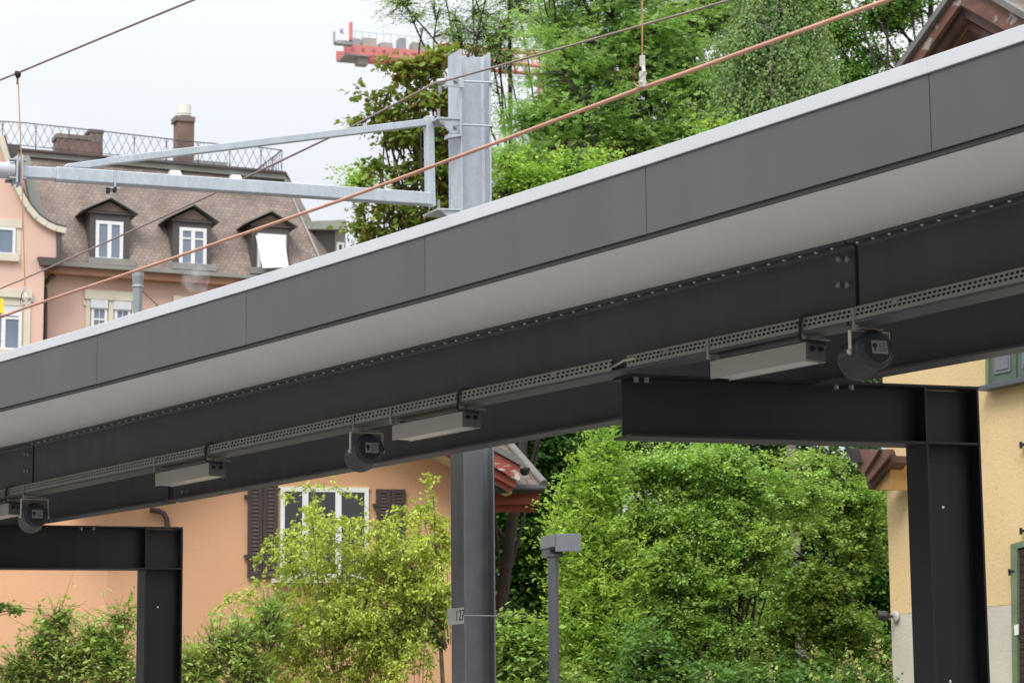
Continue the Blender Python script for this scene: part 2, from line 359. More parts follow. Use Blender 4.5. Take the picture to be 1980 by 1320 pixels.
# three straight pieces of outer girder between splices, following the curve in chords
tang = lambda dth: np.array([GT[0]*math.cos(dth)-GT[1]*math.sin(dth), GT[0]*math.sin(dth)+GT[1]*math.cos(dth), 0.])
GTOP = ZB-.008
segs = []
P0 = G0+GT*(SP0+.012); segs.append((np.array([*P0, 0]), T3, N3, SP1-SP0-.024))
u1 = tang(-.060); n1 = np.array([-u1[1], u1[0], 0]); n1 = n1 if n1 @ N3 > 0 else -n1
P1 = G0+GT*(SP1+.012); segs.append((np.array([*P1, 0]), u1, n1, 9.))
u2 = tang(.055); n2 = np.array([-u2[1], u2[0], 0]); n2 = n2 if n2 @ N3 > 0 else -n2
P2 = G0+GT*(SP0-.012); segs.append((np.array([*P2, 0])-u2*11, u2, n2, 11.))
for P, u, nn, L in segs:
    g = ibeam(P, u, nn, L, GTOP, ZC).build('girder', 'iron', CAN, .002)
    # inner girder: parallel, 1.56 m further in
    ibeam(P+nn*1.57, u, nn, L, GTOP-.003, ZC).build('girder', 'iron', CAN, .002)
def bolt(mb, P, ax, r=.018, h=.022):
    mb.lathe(P, ax, [(0, 0), (0, r*1.25), (.004, r*1.25), (.004, r), (h, r), (h, 0)], 6, False)
# screws up through the outer flange into the deck, at 15 cm
smb = MB(); smb.lathe((0, 0, 0), (0, 0, -1), [(0, .0125), (.004, .0125), (.009, .006), (.009, 0)], 8, False)
sm = None
cnt = 0
def screw_at(p):
    global sm, cnt
    q = p-ROOTS[CAN.name]
    if sm is None:
        ROOTS['_z'] = np.zeros(3)
        sm = smb.build('screw', 'screw', origin=(0, 0, 0)); sm.parent = CAN; c = sm
    else:
        c = sm.copy(); COL.objects.link(c); c.parent = CAN
    c.location = tuple(q); cnt += 1
for (P, u, nn, L), (lo, hi) in zip(segs, ((0, 99), (0, 2.2), (9.2, 11))):
    d = .06
    while d < L:
        if lo <= d <= hi and cnt < 99: screw_at(P+u*d+nn*.036+Z3*(EYE+GTOP-TFL-.0005))
        d += .150
# splice bolts and the stub plate beside each joint
def splice(x, rows, cols, name='splice_bolt'):
    for (bx, by) in [(c, r) for r in rows for c in cols]:
        s, z = gs(bx, by, .089)
        mb = MB(); bolt(mb, gp(s, .089, z), -N3, .02, .03); mb.build(name, 'bolt', CAN)
splice(1655, (502, 552), (1627, 1644)); splice(61, (878, 910), (52, 58))
for s in (SP1-.014, SP0-.014):
    mb = MB(); mb.box(gp(s-.17, .0835, ZC+.11), T3*.17, N3*.005, Z3*.35); mb.build('splice_plate', 'iron', CAN)
for sgap in (SP0, SP1):
    mb = MB(); mb.box(gp(sgap-.05, .103, ZC+.02), T3*.10, N3*.01, Z3*(GTOP-ZC-.04)); mb.build('gap_cover', 'drip', CAN); mb = MB(); mb.box(gp(sgap-.2, 1.672, ZC+.002), T3*.4, N3*.01, Z3*(GTOP-ZC-.006)); mb.build('gap_cover', 'drip', CAN)
for bx in (357, 366):
    s, z = gs(bx, 951, 1.66); mb = MB(); bolt(mb, gp(s, 1.659, z), -N3, .02, .03); mb.build('splice_bolt', 'bolt', CAN)

# ------------------------------------------------------------------ steel frames under the canopy
def frame(label, cornerL, cornerR, tipL, tipR, th, w, depth_px, offL=None, plate=None):
    """cornerL/R: view points of the beam's top front edge (left end, right end); tipL/R: view x of the column's flange tips at view y"""
    PL = atZ(*cornerL, ZC-.001)
    pl = Plane(PL, th); u, back = pl.u, -pl.n
    R = pl.px(*cornerR); LB = (R-PL) @ u; slope = (R[2]-PL[2])/LB
    uu = np.array([u[0], u[1], slope])
    Dp = PL[2]-pl.px(cornerL[0], cornerL[1]+depth_px)[2]
    ext = offL or 0.
    ua = (pl.px(*tipL)-PL) @ u; ub = (pl.px(*tipR)-PL) @ u
    base = PL+u*(ua+ub)/2; base[2] = .55
    T = thing('steel_frame', base, label, 'steel frame', 'steel frames carrying the canopy')
    tf, tw = .018, .012
    def bx(name, o, a, b, c, m='frame', bev=.002): mb = MB(); mb.box(o, a, b, c); return mb.build(name, m, T, bev)
    s0 = PL-uu*ext
    LL = LB+ext
    mb = MB()
    mb.box(s0-Z3*tf, uu*LL, back*w, Z3*tf)                                     # top flange
    mb.box(s0-Z3*Dp, uu*(ua+ext-.0), back*w, Z3*tf)                            # bottom flange, up to the column
    mb.box(s0-Z3*(Dp-tf)+back*(w/2-tw/2), uu*(ua+ext), back*tw, Z3*(Dp-2*tf)) # web
    mb.build('cantilever_beam', 'frame', T, .002)
    zt = lambda a: PL[2]+slope*a
    col = MB(); gr = .40
    for a0 in (ua, ub-tf):
        o = PL+u*a0; o[2] = gr; col.box(o, u*tf, back*w, Z3*(zt(a0)-tf-.002-gr))
    o = PL+u*(ua+tf)+back*(w/2-tw/2); o[2] = gr; col.box(o, u*(ub-ua-2*tf), back*tw, Z3*(zt(ua)-tf-.004-gr))
    col.build('column', 'frame', T, .002)
    mb = MB(); o = PL+uu*(ua+tf)-Z3*Dp+back*.004
    mb.box(o, uu*(ub-ua-2*tf), back*(w/2-tw/2-.004), Z3*tf); mb.build('stiffener', 'frame', T, .002)
    if plate:
        mb = MB(); zp = pl.px((tipL[0]+tipR[0])/2, plate[0], -w/2)[2]
        o = PL+u*(ua+tf+.015)+back*(w/2-tw/2-.012); o[2] = gr; mb.box(o, u*(ub-ua-2*tf-.05), back*.011, Z3*(zp-gr)); mb.build('web_cover', 'frame', T, .002)
        for (x, y) in plate[1]:
            q = pl.px(x, y, -(w/2-tw/2-.012)); mb = MB(); mb.lathe(q, pl.n, [(0, .012), (.006, .010), (.006, 0)], 10, False); mb.build('cover_screw', 'screw', T)
    for k, (bx_, by_) in enumerate(offL_b.get(label, ())):
        q = pl.px(bx_, by_, -.05); q[2] = PL[2]-tf+slope*((q-PL) @ u)
        mb = MB(); bolt(mb, q, (0, 0, -1), .019, .032); mb.build('beam_bolt', 'bolt', T)
    return T, pl
LF1 = 'near black steel frame at right, its cantilever end visible under the perforated tray'
LF2 = 'black steel frame at lower left, before the orange wall, its beam running out of view'
offL_b = {LF1: [(1230, 735), (1250, 736), (1617, 748), (1646, 749)], LF2: [(157, 1021), (181, 1021)]}
frame(LF1, (1218, 722), (1893, 747), (1789, 800), (1894, 800), math.radians(23), .28, 120.5, plate=(897, [(1823, 980), (1837, 1316)]))
frame(LF2, (10, 1013.5), (354, 1018), (281, 1060), (354, 1060), math.radians(27), .28, 85, offL=1.6, plate=(1120, [(305, 1173)]))

# ------------------------------------------------------------------ perforated cable tray on the girder's lower flange
def tray(name, label, s0, s1, pitch, slotw, fr=None):
    o_, T3, N3 = fr if fr else (np.array([*G0, 0.]), globals()['T3'], globals()['N3'])
    gp = lambda s, n, z: o_+T3*s+N3*n+Z3*(z+EYE)
    zb, zt = ZC+TFL+.002, 2.606; th = .0025; n0 = .004
    T = thing(name, gp((s0+s1)/2, n0, zb), label, 'cable tray', 'perforated cable trays along the girder')
    h = zt-zb
    rows = [(zb+.024, zb+.039), (zb+.051, zb+.066)]
    mb = MB()
    zs = [zb, rows[0][0], rows[0][1], rows[1][0], rows[1][1], zt]
    for a, b in ((0, 1), (2, 3), (4, 5)): mb.box(gp(s0, n0, zs[a]), T3*(s1-s0), N3*th, Z3*(zs[b]-zs[a]))
    n = int((s1-s0)/pitch); pitch = (s1-s0)/n
    for r in rows:
        for i in range(n):
            w = slotw if callable(slotw) is False else slotw(s0+i*pitch)
            off = 0 if r is rows[0] else .012
            mb.box(gp(s0+i*pitch+off, n0, r[0]), T3*(pitch-w), N3*th, Z3*(r[1]-r[0]))
    mb.build('perforated_side', 'tray', T)
    mb = MB(); mb.box(gp(s0, n0+th, zb), T3*(s1-s0), N3*.06, Z3*.003); mb.box(gp(s0, n0+th, zt-.004), T3*(s1-s0), N3*.012, Z3*.004); mb.build('tray_floor', 'tray', T)
    mb = MB()
    for k, (dn, dz, r) in enumerate(((.034, .027, .024), (.030, .064, .020), (.060, .012, .009))):
        pts = [gp(s0+.04+(s1-s0-.08)*i/24, dn+.003*math.sin(i*1.7+k), zb+dz+.0) for i in range(25)]; mb.tube(pts, r, 6)
    mb.build('cable_bundle', 'cable', T)
    for d in np.arange(s0+.4, s1, 2.4):
        mb = MB(); mb.box(gp(d, n0-.004, zb+.044), T3*.05, N3*.004, Z3*.03); mb.build('tray_joint', 'plate' if False else 'tray', T)
    return T
sA = gs(1182, 712)[0]; sB = gs(1211, 700)[0]
tray('cable_tray', 'long grey perforated cable tray on the girder, left of the gap over the near frame', SP0-1.0, sA, .056, .031)
tray('cable_tray', 'grey perforated cable tray with wide slots, right of the gap over the near frame', sB, SP1+.012, .0435, .028)
tray('cable_tray', 'grey perforated cable tray at the right edge, beyond the bolted girder splice', .0, 4.5, .0435, .028, segs[1][:3])
mb = MB(); q0, q1 = gp(sA-.12, .03, ZC+.045), gp(sB+.10, -.004, ZC+.070)
mb.tube([q0, q0*.7+q1*.3+Z3*-.005, q0*.35+q1*.65+Z3*.012, q1], .009, 8)
tag(mb.build('cable', 'cablegrey'), 'short pale cable bridging the gap between the two perforated trays', 'cable')

# ------------------------------------------------------------------ things hanging under the tray
def strap(mb, s, zlow):           # bracket round tray and flange: flat bar outside, foot below
    mb.box(gp(s-.012, -.003, zlow), T3*.024, N3*.003, Z3*(2.60-zlow))
    mb.box(gp(s-.014, -.004, zlow-.022), T3*.028, N3*.03, Z3*.03)
    mb.box(gp(s-.010, -.003, zlow-.008), T3*.02, N3*.24, Z3*.006)
def wire_loop(mb, s):
    mb.tube([gp(s+.10, .05, 2.612), gp(s+.05, .01, 2.622), gp(s+.012, -.010, 2.612), gp(s, -.016, 2.57), gp(s+.004, -.016, 2.52), gp(s-.012, -.016, 2.485), gp(s+.005, .0, 2.462), gp(s+.06, .06, 2.452), gp(s+.08, .12, 2.44)], .011, 8)
def luminaire(label, xl, xr, ytl, ybl, half=None):
    s0, _ = gs(xl, (ytl+ybl)/2); s1, _ = gs(xr, (ytl+ybl)/2-(xr-xl)*.22)
    zt, zb, w = 2.452, 2.335, .17
    T = thing('linear_luminaire', gp((s0+s1)/2, w/2, zt), label, 'lamp', 'linear luminaires under the canopy girder')
    L = s1-s0
    mb = MB(); mb.prism([gp(s0, .0, zb), gp(s0, .0, zt), gp(s0, w, zt), gp(s0, w, zb), gp(s0, w-.014, zb), gp(s0, w-.014, zb+.012), gp(s0, .014, zb+.012), gp(s0, .014, zb)], T3*L); mb.build('lamp_case', 'lampcase', T, .002)
    mb = MB(); mb.box(gp(s0+.05, .016, zb+.002), T3*(L-.1), N3*(w-.032), Z3*.009); mb.build('diffuser', 'diff', T)
    mb = MB(); mb.box(gp(s1, .004, zb+.004), T3*.006, N3*(w-.008), Z3*(zt-zb-.008)); mb.build('end_cap', 'lampend', T)
    for dn in (.045, .115):
        mb = MB(); mb.lathe(gp(s1+.006, dn, zt-.04), T3, [(0, .016), (.02, .016), (.02, .008), (.03, .008), (.03, 0)], 12); mb.build('cable_gland', 'cable', T)
    mb = MB(); strap(mb, s0+.0-.02, 2.49); strap(mb, s1-.03, 2.49)
    mb.box(gp(s0-.005, .06, zt), T3*.03, N3*.05, Z3*.04); mb.box(gp(s1-.04, .06, zt), T3*.03, N3*.05, Z3*.04)
    mb.build('bracket', 'tray', T)
    mb = MB(); wire_loop(mb, s1-.03); mb.build('cable', 'cable', T)
    return T
luminaire('grey linear luminaire nearest the viewer, left of the biggest loudspeaker', 1373, 1557, 690, 714)
luminaire('grey linear luminaire in the middle of the girder, right of the middle loudspeaker', 758, 893, 813, 836)
luminaire('grey linear luminaire before the inner girder, over the orange house shutter', 300, 403, 913, 930)
luminaire('grey linear luminaire cut by the left edge of the photo, beside the small loudspeaker', -78, 16, 986, 1005)
def loudspeaker(label, xc, yc, R_px):
    """cap centre in the view; the body runs away from the viewer and down"""
    n = .10
    s, z = gs(xc, yc, n); C = gp(s, n, z)
    dist = np.linalg.norm(C-CAM); R = .126
    ax = unit([-.37, .90, -.15])
    T = thing('loudspeaker', gp(s, n, 2.45), label, 'loudspeaker', 'loudspeakers under the canopy girder')
    mb = MB(); mb.lathe(C, ax, [(0, 0), (0, R*.74), (.010, R*.80), (.014, R*.86), (.022, R*.98), (.035, R), (.06, R), (.066, R*.96), (.072, R*.90), (.09, R*.92), (.26, R*1.04), (.275, R*1.02), (.275, R*.9), (.2, R*.8), (.2, 0)], 40)
    mb.build('speaker_body', 'speaker', T)
    # type plate on the cap, with its small emblem and lines of print
    hv = unit(np.cross(-ax, Z3)); hv = hv if hv[0] > 0 else -hv
    vv = unit(np.cross(-ax, hv)); vv = vv if vv[2] > 0 else -vv
    Q = C-ax*.001+vv*.004+hv*.014
    mb = MB(); mb.box(Q-hv*.055-vv*.042-ax*.002, hv*.110, vv*.084, ax*.002); pl_ = mb.build('type_plate', 'typeplate', T)
    mb = MB(); e = Q-hv*.034+vv*.008-ax*.0025
    mb.lathe(e, -ax, [(0, .017), (.001, .017), (.001, 0)], 16, False); mb.box(e-hv*.006-vv*.032-ax*.001, hv*.012, vv*.018, ax*.001)
    for k in range(4): mb.box(Q+hv*(-.006)+vv*(.020-.015*k)-ax*.003, hv*(.058-.012*(k % 2)), vv*.0035, ax*.001)
    mb.build('plate_print', 'inkgrey' if False else 'ink', T)
    mb = MB()
    for sg in (-1, 1):
        side = hv*sg*(R+.010); p0 = C+ax*.10+side
        top = np.array([p0[0], p0[1], 2.462+EYE])-ax*np.array([1, 1, 0])*.0
        mb.box(p0-T3*.013-hv*.0015-Z3*.02, T3*.026, hv*.004, Z3*(top[2]-p0[2]+.02))
        mb.lathe(p0+hv*sg*.003, hv*sg, [(0, .017), (.012, .014), (.012, 0)], 10, False)
    a = C+ax*.10; a[2] = 2.462+EYE
    mb.box(a-hv*(R+.012)-T3*.013, hv*2*(R+.012), T3*.026, Z3*.004)
    mb.build('yoke', 'stainless', T)
    sx = (a[:2]-G0) @ GT
    mb = MB(); strap(mb, sx, 2.49); mb.build('bracket', 'tray', T)
    return T
loudspeaker('dark cylindrical loudspeaker with type plate, largest, nearest the yellow house', 1697, 672, 44)
loudspeaker('dark cylindrical loudspeaker with type plate in the middle, left of a linear luminaire', 716, 866, 30)
loudspeaker('dark cylindrical loudspeaker with type plate, smallest, above the lower left frame', 70, 994, 24)

# ------------------------------------------------------------------ catenary mast, arm and wires
MP = at(890, 95, 24.0); MTH = math.radians(26); mw = .30
PM = Plane(MP, MTH); mu, mb_ = PM.u, -PM.n
LBACK = PM.n*0
zt = MP[2]; dm = (PM.px(948.5, 95) - MP) @ mu; g0 = .3
MAST = thing('catenary_mast', PM.pt(dm/2, .55, -mw/2), 'tall galvanised H section railway mast rising through the canopy, plated 127', 'mast')
tf = .018
def post(z0, z1, name, m):
    col = MB()
    for a in (0, dm-tf): col.box(PM.pt(a, z0), mu*tf, mb_*mw, Z3*(z1-z0))
    zw = z1-.018 if z1 == zt else z1
    col.box(PM.pt(tf, z0, -(mw/2-.008)), mu*(dm-2*tf), mb_*.013, Z3*(zw-z0))
    for a, sg in ((tf, 1), (dm-tf, -1)):       # root fillets
        for o_, so in ((-(mw/2-.008), 1), (-(mw/2+.005), -1)):
            p = PM.pt(a, z0, o_); col.prism([p, p+mu*sg*.03, p-mb_*so*.03], Z3*(zw-.002-z0))
    return col.build(name, m, MAST, .003)
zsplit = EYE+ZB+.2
post(zsplit, zt, 'steel_post', 'galv'); post(g0, zsplit-.002, 'coated_post_base', 'coat')  # below the roof the coating's tone also carries the canopy's shade
mb = MB(); mb.lathe(PM.px(905, 108, -(mw/2-.009)), PM.n, [(0, .017), (.003, .017), (.003, 0)], 12, False); mb.build('top_hole', 'ink', MAST)
def clamp_rod(y0, y1):
    mb = MB()
    for o_ in (.012, -mw-.012):
        a = PM.px(885, y0, o_); b = PM.px(951, y1, o_); mb.tube([a, b], .011, 8)
    b = PM.px(948, y1, .0); mb.box(PM.pt(dm+.002, b[2]-.02, .03), mu*.012, mb_*(mw+.06), Z3*.04)
    mb.build('clamp_rod', 'galvarm', MAST)
clamp_rod(157, 160); clamp_rod(241, 244)
# number plate wrapped on the flange facing the track, with its strap
zp0, zp1 = PM.px(898, 1205)[2], PM.px(898, 1173)[2]
mb = MB(); o = PM.pt(-.010, zp0, .004); mb.box(o, mu*.004, mb_*(mw*.5), Z3*(zp1-zp0))
mb.prism([PM.pt(-.010, zp0, .004-mw*.5), PM.pt(-.006, zp0, .004-mw*.5), PM.pt(-.035, zp0, -mw-.01), PM.pt(-.039, zp0, -mw-.01)], Z3*(zp1-zp0))
NP = mb.build('number_plate', 'plate', MAST)
zc = (zp0+zp1)/2
writing('plate_number', '127', .145, 'ink', NP, PM.pt(-.0115, zc, -mw*.25), -mb_*1.0, Z3, -mu)
mb = MB(); mb.box(PM.pt(-.0118, zc-.008, -.002), mu*.0015, mb_*.035, Z3*.012); mb.box(PM.pt(-.038, zc-.014, -mw+.01), mu*.0015, mb_*.035, Z3*.012); mb.build('plate_mark', 'ink', NP)
mb = MB(); mb.tube([PM.pt(-.012, zc, .008), PM.pt(dm+.01, zc, .008), PM.pt(dm+.012, zc, -mw-.005), PM.pt(-.02, zc, -mw-.008)], .005, 6); mb.build('plate_strap', 'insul', MAST)

PA = Plane(MP-PM.n*(mw/2), MTH)              # the arm lies in this plane, toward the track
def beam(mb, A, B, h, d, ph=0):
    """square tube between view points A and B in the arm's plane"""
    a, b = PA.px(*A), PA.px(*B); u = unit(b-a); v = unit(np.cross(PA.n, u)); v = v if v[2] > 0 else -v
    mb.box(a-v*h/2-PA.n*d/2, b-a, v*h, PA.n*d); return mb
az = PA.px(842, 388); ARM = thing('cantilever_arm', az, 'galvanised triangular bracket arm reaching left from the mast over the track', 'bracket arm')
mb = MB(); beam(mb, (832, 386), (106, 337), .125, .12); mb.build('lower_tube', 'galvarm', ARM, .010)
mb = MB(); beam(mb, (108, 337), (36, 333), .105, .10); mb.build('end_tube', 'galvarm', ARM, .008)
mb = MB(); beam(mb, (824, 237), (206, 312.5), .068, .075); mb.build('upper_tube', 'galvarm', ARM, .006)
mb = MB(); a = [PA.px(*p) for p in ((208, 307), (208, 320), (170, 326), (120, 324), (128, 318), (165, 313))]; mb.prism([p+PA.n*.035 for p in a], -PA.n*.07); mb.build('flattened_end', 'galvarm', ARM, .006)
mb = MB(); beam(mb, (832, 399), (829, 226), .085, .085); mb.build('strut', 'galvarm', ARM, .008)
def one_bolt(name, P, ax, r, h, T, m='bolt'):
    mb = MB(); bolt(mb, P, ax, r, h); mb.build(name, m, T)
def bracket(yt, yb, yrod):
    mb = MB()
    A = [PA.px(*p, mw/2+.03) for p in ((846, yt), (893, yt+2), (893, yb), (872, yb+1), (862, yb-6))]
    mb.prism(A[:2]+[PA.px(893, yt+5, mw/2+.03), PA.px(846, yt+4, mw/2+.03)], -PA.n*(mw+.06))
    mb.prism([PA.px(889, yt+3, mw/2+.03), PA.px(893, yt+3, mw/2+.03), PA.px(893, yb-3, mw/2+.03), PA.px(889, yb-3, mw/2+.03)], -PA.n*.06)
    mb.prism([PA.px(*p, mw/2+.015) for p in ((846, yt+4), (889, yt+4), (889, yb-6), (872, yb-6))], -PA.n*.014)
    mb.prism([PA.px(*p, mw/2+.03) for p in ((868, yb-5), (893, yb-5), (893, yb-1), (866, yb+3))], -PA.n*(.10))
    mb.build('mast_bracket', 'galvarm', ARM, .003)
    for p in ((855, (yt+yb)/2-5), (880, (yt+yb)/2+1)): one_bolt('bracket_bolt', PA.px(*p, mw/2+.018), PA.n, .02, .035, ARM)
    one_bolt('bracket_bolt', PA.px(848, yt+2, 0), Z3, .018, .09, ARM)
bracket(226, 264, 242); bracket(402, 428, 412)
mb = MB(); c = PA.px(219, 348); v = Z3
mb.box(PA.px(221, 330, .064), mu*.03, -PA.n*.128, -Z3*.008)
for o_ in (.064, -.07): mb.box(PA.px(221, 331, o_), mu*.016, PA.n*.008, -Z3*.18)
mb.box(PA.px(213, 361, .075), mu*.09, -PA.n*.15, -Z3*.012); mb.build('tube_clamp', 'galvarm', ARM)
one_bolt('clamp_bolt', PA.px(209, 364, .06), -Z3, .02, .05, ARM, 'cable'); one_bolt('clamp_bolt', PA.px(222, 362, .06), -Z3, .02, .05, ARM, 'cable')
# end flanges and insulator at the left edge
a = PA.px(36, 331); ud = unit(PA.px(106, 337)-PA.px(36, 333))
mb = MB()
for d_, hh in ((0, .27), (-.045, .25)):
    o = a+ud*d_; mb.box(o-Z3*hh/2-PA.n*.1, ud*.016, Z3*hh, PA.n*.2)
mb.build('flange_plate', 'galvarm', ARM, .003)
for sy in (-.085, .085):
    for sx in (-.07, .07): one_bolt('flange_bolt', a+Z3*sy+PA.n*sx+ud*.016, ud, .016, .03, ARM); one_bolt('flange_bolt', a+Z3*sy+PA.n*sx-ud*.045, -ud, .016, .06, ARM)
mb = MB(); q = a-ud*.05; mb.lathe(q, -ud, [(0, 0), (0, .085), (.05, .085), (.06, .075), (.5, .072), (.5, .045), (1.4, .045), (1.4, 0)], 24); mb.build('insulator', 'insul', ARM)
# return conductor, clamped to the mast on the track side
pts = [at(843+(x-843)*1, y, Y) for x, y, Y in ((-150, 626, 38.2), (0, 558, 34.2), (49, 538, 33.1), (300, 426, 28.7), (410, 376, 27.2), (470, 346, 26.4), (677, 247, 24.75), (843, 160, 23.7), (866, 155, 23.62), (950, 132, 23.2), (1320, 27, 21.35), (1410, 1, 21.0), (1600, -58, 20.2))]
mb = MB(); mb.tube(pts, .0115, 8); tag(mb.build('return_conductor', 'wire'), 'thin brown conductor clamped to the mast top, passing behind the bracket arm', 'wire')
mb = MB(); q = PM.px(868, 156, .0)+PM.n*.03-mu*.04
mb.box(PM.px(862, 166, .03), mu*.20, -PM.n*.02, Z3*.09); mb.tube([at(846, 158, 23.7), at(862, 156, 23.66)], .025, 10); mb.build('conductor_clamp', 'galvarm', MAST, .003)
one_bolt('conductor_bolt', PM.px(881, 157, .03), PM.n, .022, .04, MAST); one_bolt('conductor_bolt', PM.px(858, 169, .04), PM.n, .022, .05, MAST); one_bolt('conductor_bolt', PM.px(851, 166, .04), -Z3, .02, .08, MAST)

ZCW = 2.90
cw = [atZ(x, y, ZCW) for x, y in ((-300, 706), (0, 613.5), (49, 595), (300, 511), (660, 387), (950, 279.5), (1237, 172), (1320, 143), (1717, 0), (1900, -66))]
mb = MB(); mb.tube(cw, .0092, 10); tag(mb.build('contact_wire', 'copper'), 'thick copper contact wire running diagonally in front of the canopy fascia', 'wire')
cwu = unit(cw[5]-cw[3]); PW = Plane(cw[2], u=cwu[:2])
ms = [PW.px(x, y) for x, y in ((-260, 262), (-100, 198), (0, 155), (35, 141), (210, 68), (375, 0), (700, -136))]
mb = MB(); mb.tube(ms, .0075, 8); tag(mb.build('messenger_wire', 'wire'), 'dark upper catenary rope crossing the sky at top left', 'wire')
def dropper(label, top, bot, clampy, Q, hook):
    a = PW.px(*top); b = PW.px(*bot); T = thing('dropper', PW.px(bot[0], clampy), label, 'dropper', 'droppers between messenger and contact wire')
    k = b*.35+a*.65
    mb = MB(); mb.tube([a, k+PW.u*.01, b], .0042, 6); mb.build('dropper_rope', 'dropper', T)
    c = PW.px(Q[0], Q[1])
    mb = MB(); mb.tube([b, b-Z3*.03, b*.5+c*.5+PW.u*hook*.012], .009, 8); mb.box(b-Z3*.04-PW.u*.010-PW.n*.008, PW.u*.020, PW.n*.016, Z3*.05)
    mb.lathe(b*.45+c*.55-PW.n*.012, PW.n, [(0, .0), (0, .014), (.024, .014), (.024, 0)], 10)
    mb.box(c+Z3*.003-PW.u*.012-PW.n*.009, PW.u*.024, PW.n*.018, Z3*.055); mb.tube([c-PW.n*.02+Z3*.025, c+PW.n*.02+Z3*.025], .007, 8)
    mb.build('contact_clamp', 'stainless', T)
    mb = MB(); h = np.linalg.norm(b-c); L = [b+PW.u*t*.9*h*hook*-.55-Z3*h*zz for t, zz in ((0, 0), (.25, .12), (.75, .25), (1, .5), (.9, .75), (.5, .92), (.1, 1.0))]
    mb.tube(L, .0035, 6); mb.build('loop_wire', 'dropper', T)
    return T
D1 = dropper('dropper rope at the left edge linking the upper rope to the contact wire', (34.5, 143), (48.5, 556), 594, (49.5, 595), 1)
mb = MB(); q = PW.px(34.5, 143); mb.lathe(q-Z3*.03, Z3, [(0, 0), (0, .012), (.02, .022), (.045, .022), (.05, 0)], 10); mb.tube([q-Z3*.03, q-Z3*.075], .008, 8); mb.build('top_clamp', 'cable', D1)
D2 = dropper('copper coloured dropper rope before the green trees, hooked on the contact wire', (1237, -190), (1242, 112), 170, (1243, 170), 1)
q = PW.px(4, 607); mb = MB()
mb.prism([q+Z3*.0-PW.u*.06, q+PW.u*.035, q+PW.u*.012+Z3*.105, q-PW.u*.005+Z3*.105, q-PW.u*.06+Z3*.03], PW.n*.03)
tag(mb.build('marker_tag', 'yellow'), 'small yellow marker clipped on the contact wire at the left edge', 'marker')

# ------------------------------------------------------------------ post top lamp
C = at(1074, 1031.5, 29); LU = unit([math.cos(.10), math.sin(.10), 0]); LWd = unit([-.175, .48, 0])
T = thing('lamp_post', [C[0]-.02, C[1]+.15, .55], 'slim grey lamp post with an angular box head before the hedge', 'street lamp')
mb = MB(); mb.box(C-Z3*.205, LU*.30, LWd*.012, Z3*.205); mb.box(C-Z3*.145, LWd*.5, LU*.012, Z3*.145)
mb.box(C-Z3*.02+LU*.012+LWd*.012, LU*.288, LWd*.49, Z3*.02); mb.build('lamp_head', 'posthead', T, .004)
mb = MB(); mb.box(C-Z3*.25+LU*.012+LWd*.25, LU*.16, LWd*.24, Z3*.2); mb.box(C-Z3*.16+LU*.02+LWd*.03, LU*.25, LWd*.22, Z3*.10); mb.build('head_mount', 'post', T)
q = at(1069, 1076, 29.2); mb = MB(); mb.tube([[q[0], q[1], .5], [q[0], q[1], q[2]+.02]], .062, 20); mb.lathe([q[0], q[1], q[2]], Z3, [(0, .075), (.03, .075), (.03, 0)], 20); mb.build('pole', 'post', T)

# ------------------------------------------------------------------ orange house
M['orange'] = mat('orange_render', (.61, .345, .20), .9, 0, .06, .7, bump=.25, bscale=30, speck=((.40, .22, .13), 5.5, .735))
M['orangeside'] = M['orange']
M['brown'] = mat('brown_shutter', (.050, .030, .027), .6, 0, .12, 6)
M['white'] = mat('window_white', (.74, .75, .76), .4, 0, .03)
M['sill'] = mat('sandstone_sill', (.55, .52, .45), .8, 0, .08)
M['glassd'] = glass('dark_pane', (.012, .016, .014))
M['red'] = mat('red_board', (.26, .055, .038), .7, 0, .18, 4)
M['redpeel'] = mat('red_board_peeling', (.27, .062, .045), .75, 0, .15, 4, speck=((.52, .46, .42), 3.2, .585), stretch=(1, 1, 3))
M['cream'] = mat('cream_soffit', (.62, .53, .30), .8, 0, .08)
M['gutter'] = mat('dark_gutter', (.035, .036, .040), .5, .2, .06)
M['tilebr'] = tile_mat('brown_roof_tiles', (.15, .115, .095), (.11, .085, .075), (.04, .03, .028), .2, .26)
M['vergegrey'] = mat('verge_grey', (.15, .145, .14), .7, 0, .15, 3)
M['flash'] = mat('grey_flashing', (.30, .29, .27), .6, .2, .08)
PO = Plane(at(600, 1000, 41), math.radians(13))
OH = thing('orange_house', PO.pt(0, 0, -4), 'orange rendered gable house with white window, brown shutters and red barge boards', 'house')
uL, uR = PO.uz(208, 1100)[0], PO.uz(930, 1000)[0]
ua_, za_ = PO.uz(575, 700)
def poly_px(pl, pts, out=0.): return [pl.px(x, y, out) for x, y in pts]
zr = PO.uz(930, 895)[1]; zl = PO.uz(208, 905)[1]
mb = MB(); mb.prism([PO.pt(uL, 0), PO.pt(uR, 0), PO.pt(uR, zr), PO.pt(ua_, za_), PO.pt(uL, zr)], -PO.n*9); mb.build('wall', 'orange', OH)
# the wing on the left stands forward; its wall turns to the right
q0 = PO.pt(uL, 0); PS = Plane(q0, math.radians(13-38))
mb = MB(); zs = za_-1.2
mb.prism([PS.pt(.004, 0), PS.pt(-6, 0), PS.pt(-6, zs), PS.pt(.004, zs)], -PS.n*.3); mb.build('wing_wall', 'orange', OH)
